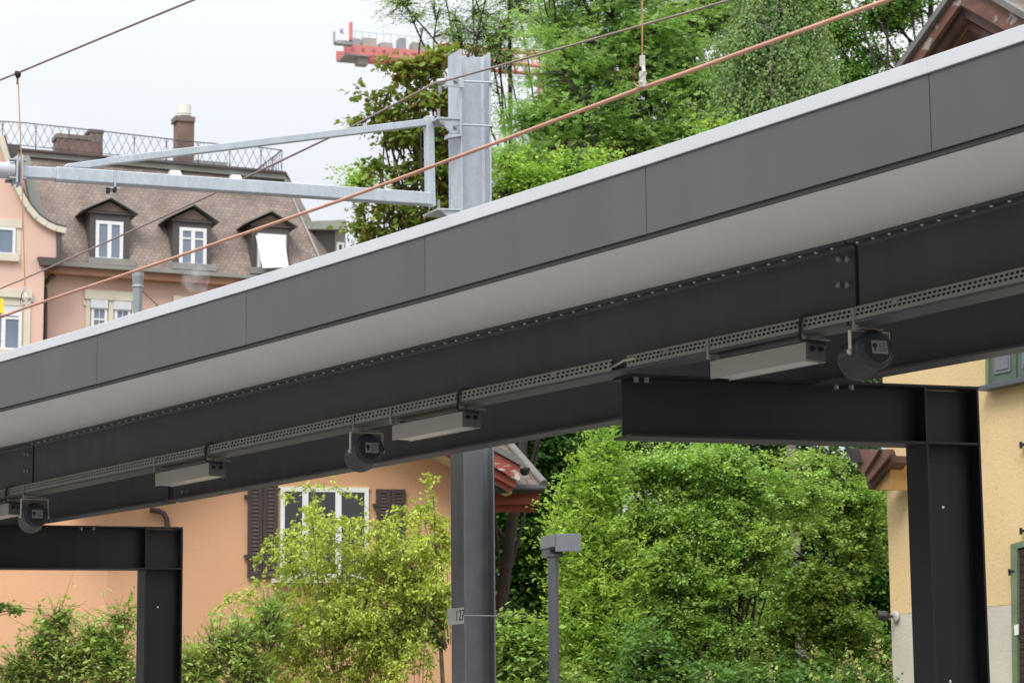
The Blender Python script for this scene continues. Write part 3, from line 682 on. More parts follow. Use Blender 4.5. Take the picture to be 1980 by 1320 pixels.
# window
def win(pl, T, x0, y0, x1, y1, mull=(), bars=(), fr=.07, out=.0, recess=.12, pane='glassd', frame='white', surround=None):
    """white casement: frame and panes as a part with sub-part, cut visually by a dark reveal box"""
    a = pl.px(x0, y1, out); b = pl.px(x1, y0, out); w = (b-a) @ pl.u; h = b[2]-a[2]
    mb = MB(); o = a+pl.n*.004
    mb.box(o, pl.u*fr, pl.n*.05, Z3*h); mb.box(o+pl.u*(w-fr), pl.u*fr, pl.n*.05, Z3*h)
    mb.box(o+pl.u*fr, pl.u*(w-2*fr), pl.n*.05, Z3*fr); mb.box(o+pl.u*fr+Z3*(h-fr), pl.u*(w-2*fr), pl.n*.05, Z3*fr)
    for mx, mwid in mull: mb.box(o+pl.u*(w*mx-mwid/2)+Z3*fr, pl.u*mwid, pl.n*.047, Z3*(h-2*fr))
    for by, bw in bars: mb.box(o+pl.u*fr+Z3*(h*by-bw/2), pl.u*(w-2*fr), pl.n*.042, Z3*bw)
    f = mb.build('window', frame, T)
    mb = MB(); mb.box(a+pl.u*.02+Z3*.02+pl.n*.006, pl.u*(w-.04), pl.n*.012, Z3*(h-.04)); mb.build('pane', pane, f)
    return f
win(PO, OH, 541, 944, 712, 1117, mull=((.28, .10), (.655, .10)), fr=.07)
mb = MB(); a = PO.px(523, 1127); mb.box(a, PO.u*1.68, PO.n*.16, Z3*.07); mb.build('window_sill', 'sill', OH, .004)
mb = MB(); a = PO.px(538, 944); mb.box(a+PO.u*-.02, PO.u*1.54, PO.n*.05, Z3*.045); mb.build('window_head', 'cream', OH)
def shutter(pl, T, x0, y0, x1, y1, m, ns, halves=2, out=.03, slatm=None, name='shutter'):
    a = pl.px(x0, y1, out); b = pl.px(x1, y0, out); w = (b-a) @ pl.u; h = b[2]-a[2]; lw = w/halves; f = .07
    mb = MB(); sl_ = MB()
    for k in range(halves):
        o = a+pl.u*lw*k; ww = lw-.01
        mb.box(o, pl.u*f, pl.n*.035, Z3*h); mb.box(o+pl.u*(ww-f), pl.u*f, pl.n*.035, Z3*h)
        mb.box(o+pl.u*f, pl.u*(ww-2*f), pl.n*.035, Z3*f); mb.box(o+pl.u*f+Z3*(h-f), pl.u*(ww-2*f), pl.n*.035, Z3*f)
        ph = (h-2*f)/ns
        for i in range(ns):
            z = f+i*ph; p = o+pl.u*f+Z3*z
            sl_.prism([p+pl.n*.025, p+pl.n*.029+Z3*.006, p+pl.n*.010+Z3*ph*.97, p+pl.n*.002+Z3*(ph*.97-.006)], pl.u*(ww-2*f))
    s_ = mb.build(name, m, T); sl_.build('louvre_slats', slatm or m, s_)
    for fz in (.2, .8): mb = MB(); mb.box(a+Z3*h*fz-pl.u*.06, pl.u*.1, pl.n*.045, Z3*.05); mb.build('hinge', 'gutter', s_)
    return s_
shutter(PO, OH, 478, 925, 538, 1117, 'brown', 24, 2)
shutter(PO, OH, 727, 946, 785, 1117, 'brown', 24, 2)
# rake: boards stepped back under the roof edge, soffit, roof
def rake(pl, pts_top, drop, out, thick, m, name, T, cut=None):
    """board along a rake: pts_top view points (upper, lower end), vertical drop in px"""
    (x0, y0), (x1, y1) = pts_top
    P = [pl.px(x0, y0, out), pl.px(x1, y1, out), pl.px(x1-(cut or 0), y1+drop, out), pl.px(x0, y0+drop, out)]
    mb = MB(); mb.prism(P, -pl.n*thick); return mb.build(name, m, T)
sl = .555
rake(PO, ((575, 873-380*sl), (1005.5, 901)), 29, .95, .04, 'redpeel', 'barge_board', OH)
rake(PO, ((575, 873-380*sl+34), (999, 930)), 13, .86, .04, 'red', 'barge_board', OH, 4)
rake(PO, ((575, 873-380*sl+48), (994, 942)), 9, .78, .04, 'red', 'barge_board', OH, 6)
rake(PO, ((575, 873-380*sl-14), (1009, 887)), 13, 1.0, 3.2, 'vergegrey', 'roof_verge', OH)
rake(PO, ((575, 873-380*sl+57), (990, 950)), 4, .70, 1.2, 'cream', 'soffit', OH)
rake(PO, ((575, 873-380*sl), (140, 873-380*sl+435*.60)), 29, .95, .04, 'red', 'barge_board', OH)
rake(PO, ((575, 873-380*sl-14), (130, 873-380*sl+445*.60-14)), 13, 1.0, 9, 'tilebr', 'roof', OH)
rake(PO, ((575, 873-380*sl-14.5), (985, 873-380*sl-14.5+410*sl)), 12.5, .2, 8, 'tilebr', 'roof', OH)
# the main roof behind, its eave to the viewer
mb = MB(); mb.prism([at(925, 940, 41.2), at(1051, 938, 41.5), at(977, 853, 43.2), at(925, 800, 44.3)], (0, 0.04, -.10)); mb.build('roof', 'tilebr', OH)
for k in range(9):     # tile edges seen end-on above the gutter
    pass
mb = MB(); mb.tube([at(1052, 938, 41.5)+Z3*.03, at(978, 853, 43.2)+Z3*.03], .07, 8); mb.build('verge_flashing', 'vergegrey', OH)
mb = MB(); mb.tube([at(930, 946, 41.0), at(1056, 945, 41.3)], .065, 12); mb.build('gutter', 'gutter', OH)
mb = MB(); mb.lathe(at(1014, 905, 41.2), (.05, 0, -1), [(0, 0), (0, .10), (.02, .10), (.10, .06), (.12, .03), (.12, 0)], 14); mb.build('gutter_hopper', 'gutter', OH)
mb = MB(); mb.box(at(930, 975, 41.45), (at(1044, 974, 41.6)-at(930, 975, 41.45)), (0, .3, 0), Z3*.21); mb.build('eave_board', 'red', OH)
mb = MB(); mb.box(at(930, 987, 41.55), (at(1036, 987, 41.7)-at(930, 987, 41.55)), (0, .3, 0), Z3*.105); mb.build('eave_board', 'red', OH)
mb = MB(); e = [PO.px(290, 985, .12), PO.px(306, 988, .12), PO.px(316, 992, .12), PO.px(322, 1002, .12), PO.px(324, 1020, .12), PO.px(324, 1330, .12)]; mb.tube(e, .045, 10); mb.build('downpipe', 'brown', OH)

# ------------------------------------------------------------------ yellow house
M['yellowr'] = mat('yellow_render', (.655, .48, .255), .9, 0, .06, .8, bump=.3, bscale=26, speck=((.52, .37, .18), 16, .66))
M['plinth'] = mat('plinth_render', (.52, .49, .41), .9, 0, .08, 2, bump=.3, bscale=26)
M['brboard'] = mat('brown_red_board', (.14, .072, .054), .7, 0, .3, 3)
M['brpeel'] = mat('brown_red_board_peeling', (.155, .072, .052), .75, 0, .25, 3, speck=((.30, .28, .27), 4.5, .60), stretch=(1, 1, 1.6))
M['softw'] = mat('yellow_wood', (.42, .25, .09), .8, 0, .15, 4)
M['dkboard'] = mat('dark_brown_board', (.095, .055, .045), .75, 0, .2, 4)
M['green'] = mat('green_shutter', (.075, .115, .085), .55, 0, .1, 5)
M['greenf'] = mat('pale_green_frame', (.14, .19, .11), .6, 0, .12, 5)
PY = Plane(at(1716, 1000, 36), math.radians(-63.5))
YH = thing('yellow_house', PY.pt(3, 0, -4), 'yellow rendered house with green shutters and a gable of brown peeling barge boards', 'house')
zpl = PY.uz(1744, 1186)[1]; zE = PY.uz(1720, 200)[1]
mb = MB(); mb.prism([PY.pt(0, zpl), PY.pt(13, zpl), PY.pt(13, zE), PY.pt(0, zE)], -PY.n*8); mb.build('wall', 'yellowr', YH)
mb = MB(); mb.prism([PY.pt(.004, 0), PY.pt(13, 0), PY.pt(13, zpl-.004), PY.pt(.004, zpl-.004)], -PY.n*8); mb.build('plinth', 'plinth', YH)
def chev(ap, bot, sl_l, sl_r, out, thick, m, name, xl=1590, xr=2150):
    """two boards meeting at an apex; ap/bot: view x,y of the upper and lower apex"""
    (ax, ay), (bx, by) = ap, bot
    for s_, x in ((sl_l, xl), (sl_r, xr)):
        P = [PY.px(ax, ay, out), PY.px(x, ay+abs(x-ax)*s_, out), PY.px(x, by+abs(x-bx)*s_, out), PY.px(bx, by, out)]
        mb = MB(); mb.prism(P, -PY.n*thick); mb.build(name, m, YH)
chev((1856.5, -48), (1857, -34), 1.40, .585, 1.00, .12, 'vergegrey', 'roof_verge', 1665); chev((1857, -46), (1857, -36), 1.41, .58, .87, 6, 'tilebr', 'roof', 1668)
chev((1857, -33), (1856, 9), 1.42, .57, .93, .05, 'brpeel', 'barge_board', 1672)
chev((1856.5, 2), (1857, 13), 1.42, .57, .90, .05, 'dkboard', 'board_lip', 1676)
chev((1859, 12), (1863, 33), 1.43, .57, .80, .05, 'brboard', 'barge_board', 1680)
chev((1864, 36), (1868, 54), 1.43, .57, .66, .05, 'brboard', 'barge_board', 1690)
chev((1866, 40), (1870, 62), 1.43, .57, .60, .55, 'dkboard', 'soffit', 1694)
A_ = PY.uz(1876, 60, .02); B_ = PY.uz(1720, 290, .02)
mb = MB(); mb.prism([PY.px(1874, 52, .01), PY.px(1712, 290, .01), PY.px(2100, 190, .01)], -PY.n*5.5); mb.build('gable_wall', 'yellowr', YH)
mb = MB(); a = PY.px(1893, 62, .35); mb.prism([PY.px(1872, 56, .3), PY.px(1882, 62, .3), PY.px(1893, 92, .3), PY.px(1884, 100, .3)], -PY.n*.25); mb.prism([PY.px(1866, 58, .5), PY.px(1880, 58, .5), PY.px(1874, 68, .5), PY.px(1867, 68, .5)], PY.n*-.2); mb.build('ridge_purlin', 'brboard', YH)
zm = PY.uz(1960, 62, .5)[1]; um = PY.uz(1935, 20, .5)[0]
mb = MB(); mb.prism([PY.pt(um-.4, zm, .5), PY.pt(14, zm, .5), PY.pt(14, zm+4.2, -4.6), PY.pt(um-.4, zm+4.2, -4.6)], (0, 0, -.12)); mb.build('roof', 'tilebr', YH)
# end of the lower side roof past the corner
for (P, o, th, m, nm) in (([(1634, 866), (1649, 866), (1657, 893), (1647, 893)], .72, 1.6, 'gutter', 'roof_verge'),
                       ([(1650, 868), (1700, 868), (1670, 915), (1662, 912)], .62, .05, 'brboard', 'barge_board'),
                       ([(1703, 868), (1722, 868), (1722, 878), (1677, 932), (1671, 917)], .56, .05, 'brboard', 'barge_board'),
                       ([(1722, 880), (1722, 893), (1679, 946), (1676, 934)], .50, .3, 'dkboard', 'barge_board'),
                       ([(1722, 895), (1722, 946), (1683, 946)], .40, .3, 'softw', 'soffit')):
    mb = MB(); mb.prism(poly_px(PY, P, o), -PY.n*th); mb.build(nm, m, YH)
# upper shutters: closed panel shutters, sill
def panel_shutter(x0, yt0, x1, yt1, yb0, yb1):
    P = [PY.px(x0, yb0, .03), PY.px(x1, yb1, .03), PY.px(x1, yt1, .03), PY.px(x0, yt0, .03)]
    mb = MB(); mb.prism(P, PY.n*.04); s_ = mb.build('shutter', 'green', YH, .006)
    c = sum(P)/4; Q = [c+(p-c)*f for p, f in zip(P, (.62,)*4)]
    mb = MB(); mb.prism([q+PY.n*.04 for q in Q], PY.n*.015); Q2 = [c+(p-c)*.5 for p in P]; mb.prism([q+PY.n*.055 for q in Q2], PY.n*.012); mb.build('raised_panel', 'posthead', s_, .004)
panel_shutter(1919, 640, 1969, 628, 747, 737); panel_shutter(1972, 627, 2026, 615, 736, 725)
mb = MB(); mb.prism(poly_px(PY, [(1912, 650), (1918, 650), (1918, 747), (1912, 747)], .03), PY.n*.06); mb.build('shutter_frame', 'greenf', YH)
mb = MB(); mb.prism(poly_px(PY, [(1908, 748), (2030, 722), (2030, 732), (1910, 757)], .03), PY.n*.16); mb.build('window_sill', 'post', YH, .004)
# lower louvred shutter at the right edge
a0 = poly_px(PY, [(1959, 1052), (1972, 1048), (1972, 1400), (1964, 1400)], .03); mb = MB(); mb.prism(a0, PY.n*.05)
a1 = poly_px(PY, [(1972, 1048), (2040, 1034), (2040, 1046), (1972, 1060)], .03); mb.prism(a1, PY.n*.05); ls = mb.build('shutter', 'greenf', YH, .004)
mb = MB()
for i in range(20):
    y = 1064+i*15; p = [PY.px(1972, y+13, .035), PY.px(2040, y, .035), PY.px(2040, y-13, .07), PY.px(1972, y, .07)]; mb.prism(p, -PY.n*.008+Z3*.004)
mb.build('louvre_slats', 'dkboard', ls)
mb = MB(); mb.prism(poly_px(PY, [(1972, 1056), (2040, 1042), (2040, 1400), (1972, 1400)], .012), PY.n*.012); mb.build('shutter_back', 'ink', ls)
for (x, y) in ((1955, 1108), (1977, 863), (1977, 1029)):
    mb = MB(); q = PY.px(x, y, .03); mb.box(q, PY.u*.14, PY.n*.05, Z3*.035); mb.box(q+Z3*-.03+PY.n*.03, PY.u*.04, PY.n*.02, Z3*.09); mb.build('shutter_hook', 'ink', YH)
mb = MB(); mb.prism(poly_px(PY, [(1962, 1208), (1970, 1206), (1970, 1226), (1963, 1228)], .085), PY.n*.012); mb.build('shutter_latch', 'white', ls)
q = PY.px(1733, 1191, .02); SP = thing('spotlight', q, 'small black spotlight on a white round mount at the yellow house corner', 'spotlight')
mb = MB(); mb.lathe(q, PY.n, [(0, 0), (0, .075), (.02, .075), (.03, .05), (.03, 0)], 20); mb.build('mount', 'insul', SP)
d = unit(np.array([-1, -.1, .05])); mb = MB(); mb.lathe(q+PY.n*.03+d*.02, d, [(0, 0), (0, .02), (.07, .02), (.08, .06), (.11, .075), (.2, .065), (.22, .05), (.22, 0)], 16); mb.build('lamp_head', 'ink', SP)

# ------------------------------------------------------------------ pink house with the mansard roof
M['pink'] = mat('pink_render', (.67, .455, .375), .9, 0, .04, .5, speck=((.60, .40, .33), 2.5, .70))
M['pinkd'] = mat('pink_render_weathered', (.635, .435, .36), .9, 0, .10, .6)
M['stone'] = mat('cream_stone', (.62, .57, .47), .8, 0, .06, 2)
M['mansard'] = tile_mat('mansard_tiles', (.24, .185, .155), (.17, .135, .115), (.115, .092, .08), .17, .15, .75, .012, .45)
M['dormer'] = mat('dormer_brown', (.075, .062, .060), .6, 0, .1, 2)
M['dormtri'] = mat('dormer_gable', (.125, .085, .065), .7, 0, .1, 3)
M['lead'] = mat('lead_flashing', (.25, .245, .23), .6, .2, .12, 1.5)
M['leadg'] = mat('green_grey_sheet', (.30, .315, .28), .6, .1, .12, 1)
M['cornice'] = mat('brown_cornice', (.34, .175, .11), .75, 0, .1, 1)
M['brick'] = tile_mat('chimney_brick', (.23, .12, .09), (.17, .105, .085), (.16, .14, .125), .22, .07, .85, .012, .5)
M['chimplaster'] = mat('chimney_plaster', (.20, .16, .14), .9, 0, .25, 2)
M['railing'] = mat('railing_iron', (.07, .075, .085), .6, .1, .05)
M['pane'] = glass('sky_pane', (.16, .20, .27))
M['blind'] = mat('blind_white', (.62, .64, .67), .6, 0, .03)
M['awning'] = mat('awning_white', (.72, .70, .65), .7, 0, .03)
PTH = math.radians(22)
PP = Plane(at(0, 520, 80), PTH)
PH = thing('pink_house', PP.pt(4, 0, -5), 'pink apartment house with a brown tiled mansard roof, dormers and roof railing', 'house')
ue0 = PP.uz(60, 515)[0]; ue1 = PP.uz(640, 545)[0]; ze = PP.uz(300, 530)[1]
mb = MB(); mb.prism([PP.pt(ue0-4, 0), PP.pt(ue1, 0), PP.pt(ue1, ze), PP.pt(ue0-4, ze)], -PP.n*12); mb.build('wall', 'pinkd', PH)
# cornice and gutter
def along(x0, y0, x1, y1, drop, out0, out1, m, name, bev=0):
    a, b = PP.px(x0, y0, out0), PP.px(x1, y1, out0); h = a[2]-PP.px(x0, y0+drop, out0)[2]
    mb = MB(); mb.box(a-Z3*h, b-a, -PP.n*(out0-out1), Z3*h); return mb.build(name, m, PH, bev)
along(84, 511, 650, 549.5, 15, .45, 0, 'cornice', 'cornice')
along(78, 503, 655, 542.5, 7.5, .60, -.2, 'lead', 'gutter')
# mansard
OT = -2.3
tl, tr = PP.px(38, 298, OT), PP.px(549, 347, OT); bl, br = PP.px(70, 503, .25), PP.px(636, 541, .25)
mb = MB(); mb.prism([bl-PP.u*1.0, br, tr, tl-PP.u*1.5], -PP.n*.3-Z3*.1); 
mb.build('mansard_roof', 'mansard', PH)
s1 = PP.px(664, 545, -1.2); s0 = PP.px(563, 350, -2.9)
mb = MB(); mb.prism([br, s1, s0, tr], -PP.n*.5-PP.u*.3); mb.build('mansard_roof', 'mansard', PH)
mb = MB(); mb.tube([br+PP.n*.03, tr+PP.n*.03], .045, 8); mb.build('hip_flashing', 'lead', PH)
mb = MB(); mb.box(PP.pt(ue0-4, ze, -2.5), PP.u*(ue1-ue0+3.0), -PP.n*8, Z3*(tr[2]-ze-.1)); mb.build('attic_core', 'dormer', PH)
# flat top edge band
def band(y0l, y0r, h, o0, o1, m, name, xl=30, xr=551):
    a, b = PP.px(xl, y0l, o0), PP.px(xr, y0r, o0); d = a[2]-PP.px(xl, y0l+h, o0)[2]
    c = PP.px(xr+9+(h > 8)*6, y0r+7, o0-1.2)
    mb = MB(); P = [a, b, c, c-PP.n*5, a-PP.n*5]; mb.prism([p*np.array([1, 1, 0])+Z3*(a[2]-d+(b[2]-a[2])*min(1, ((p-a) @ PP.u)/((b-a) @ PP.u))) for p in P], Z3*d); return mb.build(name, m, PH)
band(285.5, 331.5, 4, OT+.28, 0, 'dormer', 'roof_edge', 34, 553); band(289, 335, 12, OT+.15, 0, 'leadg', 'roof_band', 36, 549)
mb = MB(); mb.prism(poly_px(PP, [(40, 300), (57, 301), (86, 420), (112, 436), (88, 440), (62, 408)], .12), -PP.n*.2); mb.build('roof_flashing', 'leadg', PH)
# left gabled wing with the curved shoulder
PW2 = Plane(PP.P+PP.n*.9, PTH)
curve = [(4, 262), (14, 296), (22, 322), (33, 352), (44, 376), (57, 398), (74, 418), (92, 431), (110, 439), (128, 443)]
mb = MB(); P = poly_px(PW2, [(-160, 250)]+curve[:-1]+[(110, 497), (86, 503), (86, 505)]); a = P[-1].copy(); a[2] = 0; b = P[0].copy(); b[2] = 0
mb.prism(P+[a, b], -PP.n*6); mb.build('wing_wall', 'pink', PH)
mb = MB(); C0 = poly_px(PW2, curve, .16)
for i in range(len(C0)-1):
    d = unit(C0[i+1]-C0[i]); nn = np.cross(PW2.n, d); nn = nn if nn[2] > 0 else -nn
    mb.prism([C0[i]-nn*.14, C0[i+1]-nn*.14, C0[i+1]+nn*.05, C0[i]+nn*.05], -PW2.n*.5)
mb.build('curved_coping', 'stone', PH)
mb = MB()
for i in range(len(C0)-1):
    d = unit(C0[i+1]-C0[i]); nn = np.cross(PW2.n, d); nn = nn if nn[2] > 0 else -nn
    mb.prism([C0[i]+nn*.055, C0[i+1]+nn*.055, C0[i+1]+nn*.11, C0[i]+nn*.11], -PW2.n*1.2)
mb.build('coping_flashing', 'dormer', PH)
mb = MB(); mb.prism(poly_px(PW2, [(-3, 277), (40, 282), (33, 300), (22, 316), (12, 290)], .05), -PW2.n*.6); mb.build('roof_edge', 'dormer', PH)
mb = MB(); mb.prism(poly_px(PW2, [(74, 496), (120, 499), (124, 508), (118, 513), (80, 512)], .25), -PW2.n*.6); mb.build('gutter', 'dormer', PH)
mb = MB(); mb.prism(poly_px(PW2, [(110, 448), (118, 448), (122, 506), (110, 500)], .1), -PW2.n*.6); mb.build('corner_flashing', 'dormer', PH)
mb = MB(); mb.tube(poly_px(PP, [(106, 532), (96, 538), (89, 546), (87.5, 560), (86, 900)], .18), .075, 10); mb.build('downpipe', 'dormer', PH)
# windows
def box_px(pl, x0, y0, x1, y1, out, d, m, name, T=None, bev=0):
    mb = MB(); sk = (pl.px(x1, y0, out)[2]-pl.px(x0, y0, out)[2])
    a = pl.px(x0, y1, out); b = pl.px(x1, y0, out); mb.box(a, pl.u*((b-a) @ pl.u), pl.n*d, Z3*(b[2]-a[2])); return mb.build(name, m, T or PH, bev)
def tilt(y, x, ref): return y+(x-ref)*.068
w1 = win(PW2, PH, -40, 441, 30, 491, mull=((.5, .1),), fr=.09, pane='pane')
box_px(PW2, -40, 427, 42, 436, 0, .06, 'stone', 'window_head'); box_px(PW2, -40, 493, 36, 502, 0, .14, 'stone', 'window_sill')
box_px(PW2, 31, 436, 41, 493, 0, .02, 'stone', 'window_jamb')
w2 = win(PW2, PH, -40, 606, 42, 676, mull=((.56, .13),), bars=((.86, .07),), fr=.10, pane='pane')
box_px(PW2, 44, 578, 59, 690, 0, .05, 'stone', 'window_jamb'); box_px(PW2, -60, 562, 61, 571, 0, .12, 'stone', 'window_head'); box_px(PW2, -60, 586, 43, 605, 0, .03, 'blind', 'roller_blind')
box_px(PW2, -60, 572, 43, 586, 0, .05, 'stone', 'window_head'); box_px(PW2, 59, 573, 64, 584, 0, .05, 'stone', 'window_jamb'); box_px(PW2, -60, 678, 62, 688, 0, .14, 'stone', 'window_sill')
for (x0, x1) in ((175, 207), (220, 252)):
    y = 580+(x0-175)*.07
    win(PP, PH, x0, y+14, x1, y+100, mull=((.5, .02),), bars=((.72, .06),), fr=.09, pane='pane')
    box_px(PP, x0-1, y+1, x1+1, y+15, .012, .10, 'blind', 'roller_blind')
for (x0, y0, x1, y1, nm) in ((164, 574, 174, 680, 'window_jamb'), (208, 578, 219, 680, 'window_jamb'), (253, 582, 262, 680, 'window_jamb'), (163, 566, 262, 578, 'window_head'), (161, 581, 165, 590, 'window_jamb')):
    box_px(PP, x0, y0, x1, y1, .0, .06 if nm != 'window_head' else .11, 'stone', nm)
box_px(PP, 334, 578, 440, 590, 0, .11, 'stone', 'window_head'); box_px(PP, 338, 591, 346, 680, 0, .06, 'stone', 'window_jamb')
# dormers
def dormer(xl, xs, xr, ye, yb, apex, wx, wy, awn=False, depth=2.6):
    """xs..xr front face, xl where the cheek meets the roof at eave height, ye eave, yb foot"""
    o = .10; pl = PP
    a, b = pl.px(xs, yb, o), pl.px(xr, yb, o); zt_ = pl.px((xs+xr)/2, ye, o)[2]; h = zt_-a[2]; w = (b-a) @ pl.u
    mb = MB(); mb.box(a, pl.u*w, -pl.n*depth, Z3*h); D = mb.build('dormer', 'dormer', PH)
    ap = pl.px(*apex, o+.02); e0, e1 = pl.px(xs, ye, o+.02), pl.px(xr, ye, o+.02); e0[2] = e1[2] = zt_+.002
    mb = MB(); mb.prism([e0, e1, ap-Z3*.1], -pl.n*depth); mb.build('dormer_gable', 'dormtri', D)
    mb = MB(); ov = .28
    L = e0-pl.u*ov-Z3*.06; R = e1+pl.u*ov-Z3*.06
    for s_ in (L, R):
        q = [s_+pl.n*.18, ap+pl.n*.18, ap+pl.n*.18+Z3*.055, s_+pl.n*.18+Z3*.05]; mb.prism(q, -pl.n*(depth+.2))
    mb.build('dormer_roof', 'lead', D)
    mb = MB(); mb.box(e0-pl.u*.05-Z3*.09, pl.u*(w+.1), pl.n*.05, Z3*.05); mb.build('dormer_cornice', 'dormer', D)
    f = win(pl, PH, wx[0], wy[0], wx[1], wy[1], mull=((.5, .13),), bars=((.72, .05),) if not awn and wx[0] > 300 else (), fr=.11, out=o, pane='pane'); f.parent = D; f.name = 'window'
    mb = MB(); mb.box(pl.px(xs-2, yb+6, o+.2), pl.u*(w+.25), -pl.n*.6, Z3*.22); mb.build('dormer_apron', 'lead', D)
    if awn:
        P = [pl.px(495, 456, o+.12), pl.px(549, 455, o+.12), pl.px(558, 516, o+.75), pl.px(508, 518, o+.75)]
        mb = MB(); mb.prism(P, -pl.n*.03+Z3*.02); mb.build('awning', 'awning', D)
    return D
dormer(148, 173, 250, 409, 503, (213, 384.5), (184, 238), (430, 503))
dormer(305, 334, 407, 425, 513, (374, 398), (346, 399), (443, 514))
dormer(460, 487, 558, 434, 522, (524, 410), (497, 553), (455, 525), True)
for (x0, y0, x1, y1) in ((325, 329, 348, 338), (443, 338, 465, 346)):
    f = .12; mb = MB(); P = [PP.px(x0+4, y0, OT+.42), PP.px(x1, y0+1, OT+.42), PP.px(x1+4, y1+1, OT+.75), PP.px(x0+6, y1, OT+.75)]; mb.prism(P, -PP.n*.35); mb.build('skylight', 'blind', PH)
# neighbour dormer with the pale flat roof at the right
PD = Plane(at(640, 470, 86), PTH+.25)
mb = MB(); a = PD.px(609, 500); mb.box(a, PD.u*((PD.px(646, 500)-a) @ PD.u), -PD.n*3, Z3*(PD.px(609, 443)[2]-a[2])); 
D4 = thing('roof_dormer', a, 'dark dormer with a pale flat roof behind the maple twigs, right of the mansard roof', 'dormer')
mb.build('dormer_cheek', 'dormer', D4)
mb = MB(); mb.prism(poly_px(PD, [(592, 428), (668, 425), (674, 442), (660, 443), (594, 443)], .3), -PD.n*2.5); mb.build('dormer_roof', 'leadg', D4)
mb = MB(); mb.prism(poly_px(PD, [(647, 444), (668, 444), (668, 500), (647, 500)], .0), -PD.n*2.5); mb.build('dormer_front', 'lead', D4)
win(PD, D4, 650, 470, 664, 500, fr=.08, out=.0, pane='glassd')
mb = MB(); q = PD.px(640, 500); mb.box([q[0]-2.2, q[1]+.4, 0], (5, 0, 0), (0, 6, 0), (0, 0, q[2]+.15)); mb.build('wall', 'pinkd', D4)
# chimneys
PC = Plane(PP.P-PP.n*3.2, PTH)
def chim(x0, y0, x1, y1, m, name, d=.8, out=0., T=None):
    a = PC.px(x0, y1, out); b = PC.px(x1, y0, out); mb = MB(); mb.box(a, PC.u*((b-a) @ PC.u), -PC.n*d, Z3*(b[2]-a[2])); return mb.build(name, m, T or PH, .01)
c1 = chim(111, 275, 199, 304, 'brick', 'chimney'); chim(109, 262.5, 176, 266, 'chimplaster', 'chimney_cap', .84, .02, c1)
for x in (111, 125, 140, 156, 170): chim(x, 266.3, x+5, 275, 'chimplaster', 'cap_pier', .10, 0, c1)
chim(174, 255, 199, 275, 'chimplaster', 'chimney_stack', .8, .0, c1); chim(172, 251, 201, 255, 'chimplaster', 'chimney_cap', .86, .03, c1)
c2 = chim(342, 233, 376, 322, 'brick', 'chimney', .55); chim(339.5, 226, 378, 233, 'chimplaster', 'chimney_cap', .66, .05, c2)
mb = MB(); q = PC.px(356, 226, -.27); mb.lathe(q, Z3, [(0, 0), (0, .27), (.04, .27), (.04, .20), (.09, .20), (.09, .25), (.42, .25), (.42, 0)], 20); mb.build('chimney_pot', 'awning', c2)
chim(377, 314, 440, 323, 'leadg', 'roof_ledge', .5, .3)
# railing: lattice of flat iron
PR = Plane(PP.P-PP.n*2.6, PTH)
RA = thing('roof_railing', PR.px(270, 305), 'wrought iron lattice railing round the flat top of the mansard roof', 'railing')
def rline(xs, ys): return [PR.uz(x, y) for x, y in zip(xs, ys)]
top = rline((-60, 0, 38, 200, 375, 500, 545), (229, 235, 236.5, 254, 274.5, 284.5, 290.5)); bot = rline((-60, 0, 110, 400, 545), (271, 277, 288, 318, 331))
tu, tz = zip(*top); bu, bz = zip(*bot)
zt_ = lambda u: np.interp(u, tu, tz); zb_ = lambda u: np.interp(u, bu, bz)
u0, u1 = tu[0], tu[-1]
def lattice(P, name, L, zt_, zb_, pitch=.285):
    mb = MB(); r = .0085
    n = int(L/pitch)
    mb.tube([P(t, zt_(t)) for t in np.linspace(0, L, 24)], .02, 6); mb.tube([P(t, zb_(t)) for t in np.linspace(0, L, 24)], .016, 6)
    for i in range(-1, n+1):
        for sgn in (1, -1):
            for (f0, f1) in ((0, 1),):
                a = i*pitch if sgn > 0 else (i+2)*pitch; b = a+sgn*2*pitch*.5*1.35
                if min(a, b) < 0 or max(a, b) > L: continue
                mb.tube([P(a, zb_(a)), P(b, zt_(b))], r, 4, False, False)
    for i in range(n//4+1):
        t = min(i*4*pitch, L); mb.tube([P(t, zb_(t)-.25), P(t, zt_(t))], .016, 4, False, False)
    mb.build(name, 'railing', RA)
lattice(lambda t, z: PR.pt(u0+t, z), 'railing_panel', u1-u0, lambda t: zt_(u0+t), lambda t: zb_(u0+t))
lattice(lambda t, z: PR.pt(u1, z, -t), 'railing_panel', 3.2, lambda t: tz[-1], lambda t: bz[-1])

# ------------------------------------------------------------------ flue with its steam
M['flue'] = mat('flue_steel', (.30, .325, .345), .4, .35, .08, 2, stretch=(4, 4, .5))
q = at(266, 600, 46); FB = [q[0], q[1], 6.]
FL = thing('flue_pipe', FB, 'grey steel flue pipe with a flared cap rising before the pink house', 'flue')
zt1 = at(266, 527, 46)[2]; zt2 = at(266, 553, 46)[2]
mb = MB(); mb.lathe(FB, Z3, [(0, .085), (zt2-.45-6, .085), (zt2-6, .092), (zt2+.0-6, .108), (zt2+.02-6, .094), (zt1-.08-6, .112), (zt1-6, .112), (zt1-6, .09), (zt1-.4-6, .08)], 24); mb.build('pipe', 'flue', FL)
mb = MB(); mb.lathe([q[0], q[1], zt2-.02], Z3, [(0, .088), (0, .110), (.03, .110), (.03, .088)], 20); mb.build('clamp_band', 'galvarm', FL)
mb = MB(); mb.tube([[q[0]+.09, q[1], zt2-.1], [q[0]+1.0, q[1]+.6, zt2-.95]], .008, 6); mb.tube([[q[0]+.32, q[1]+.18, zt2-.35], [q[0]+.42, q[1]+.25, zt2-.44]], .018, 6); mb.build('guy_wire', 'gutter', FL)
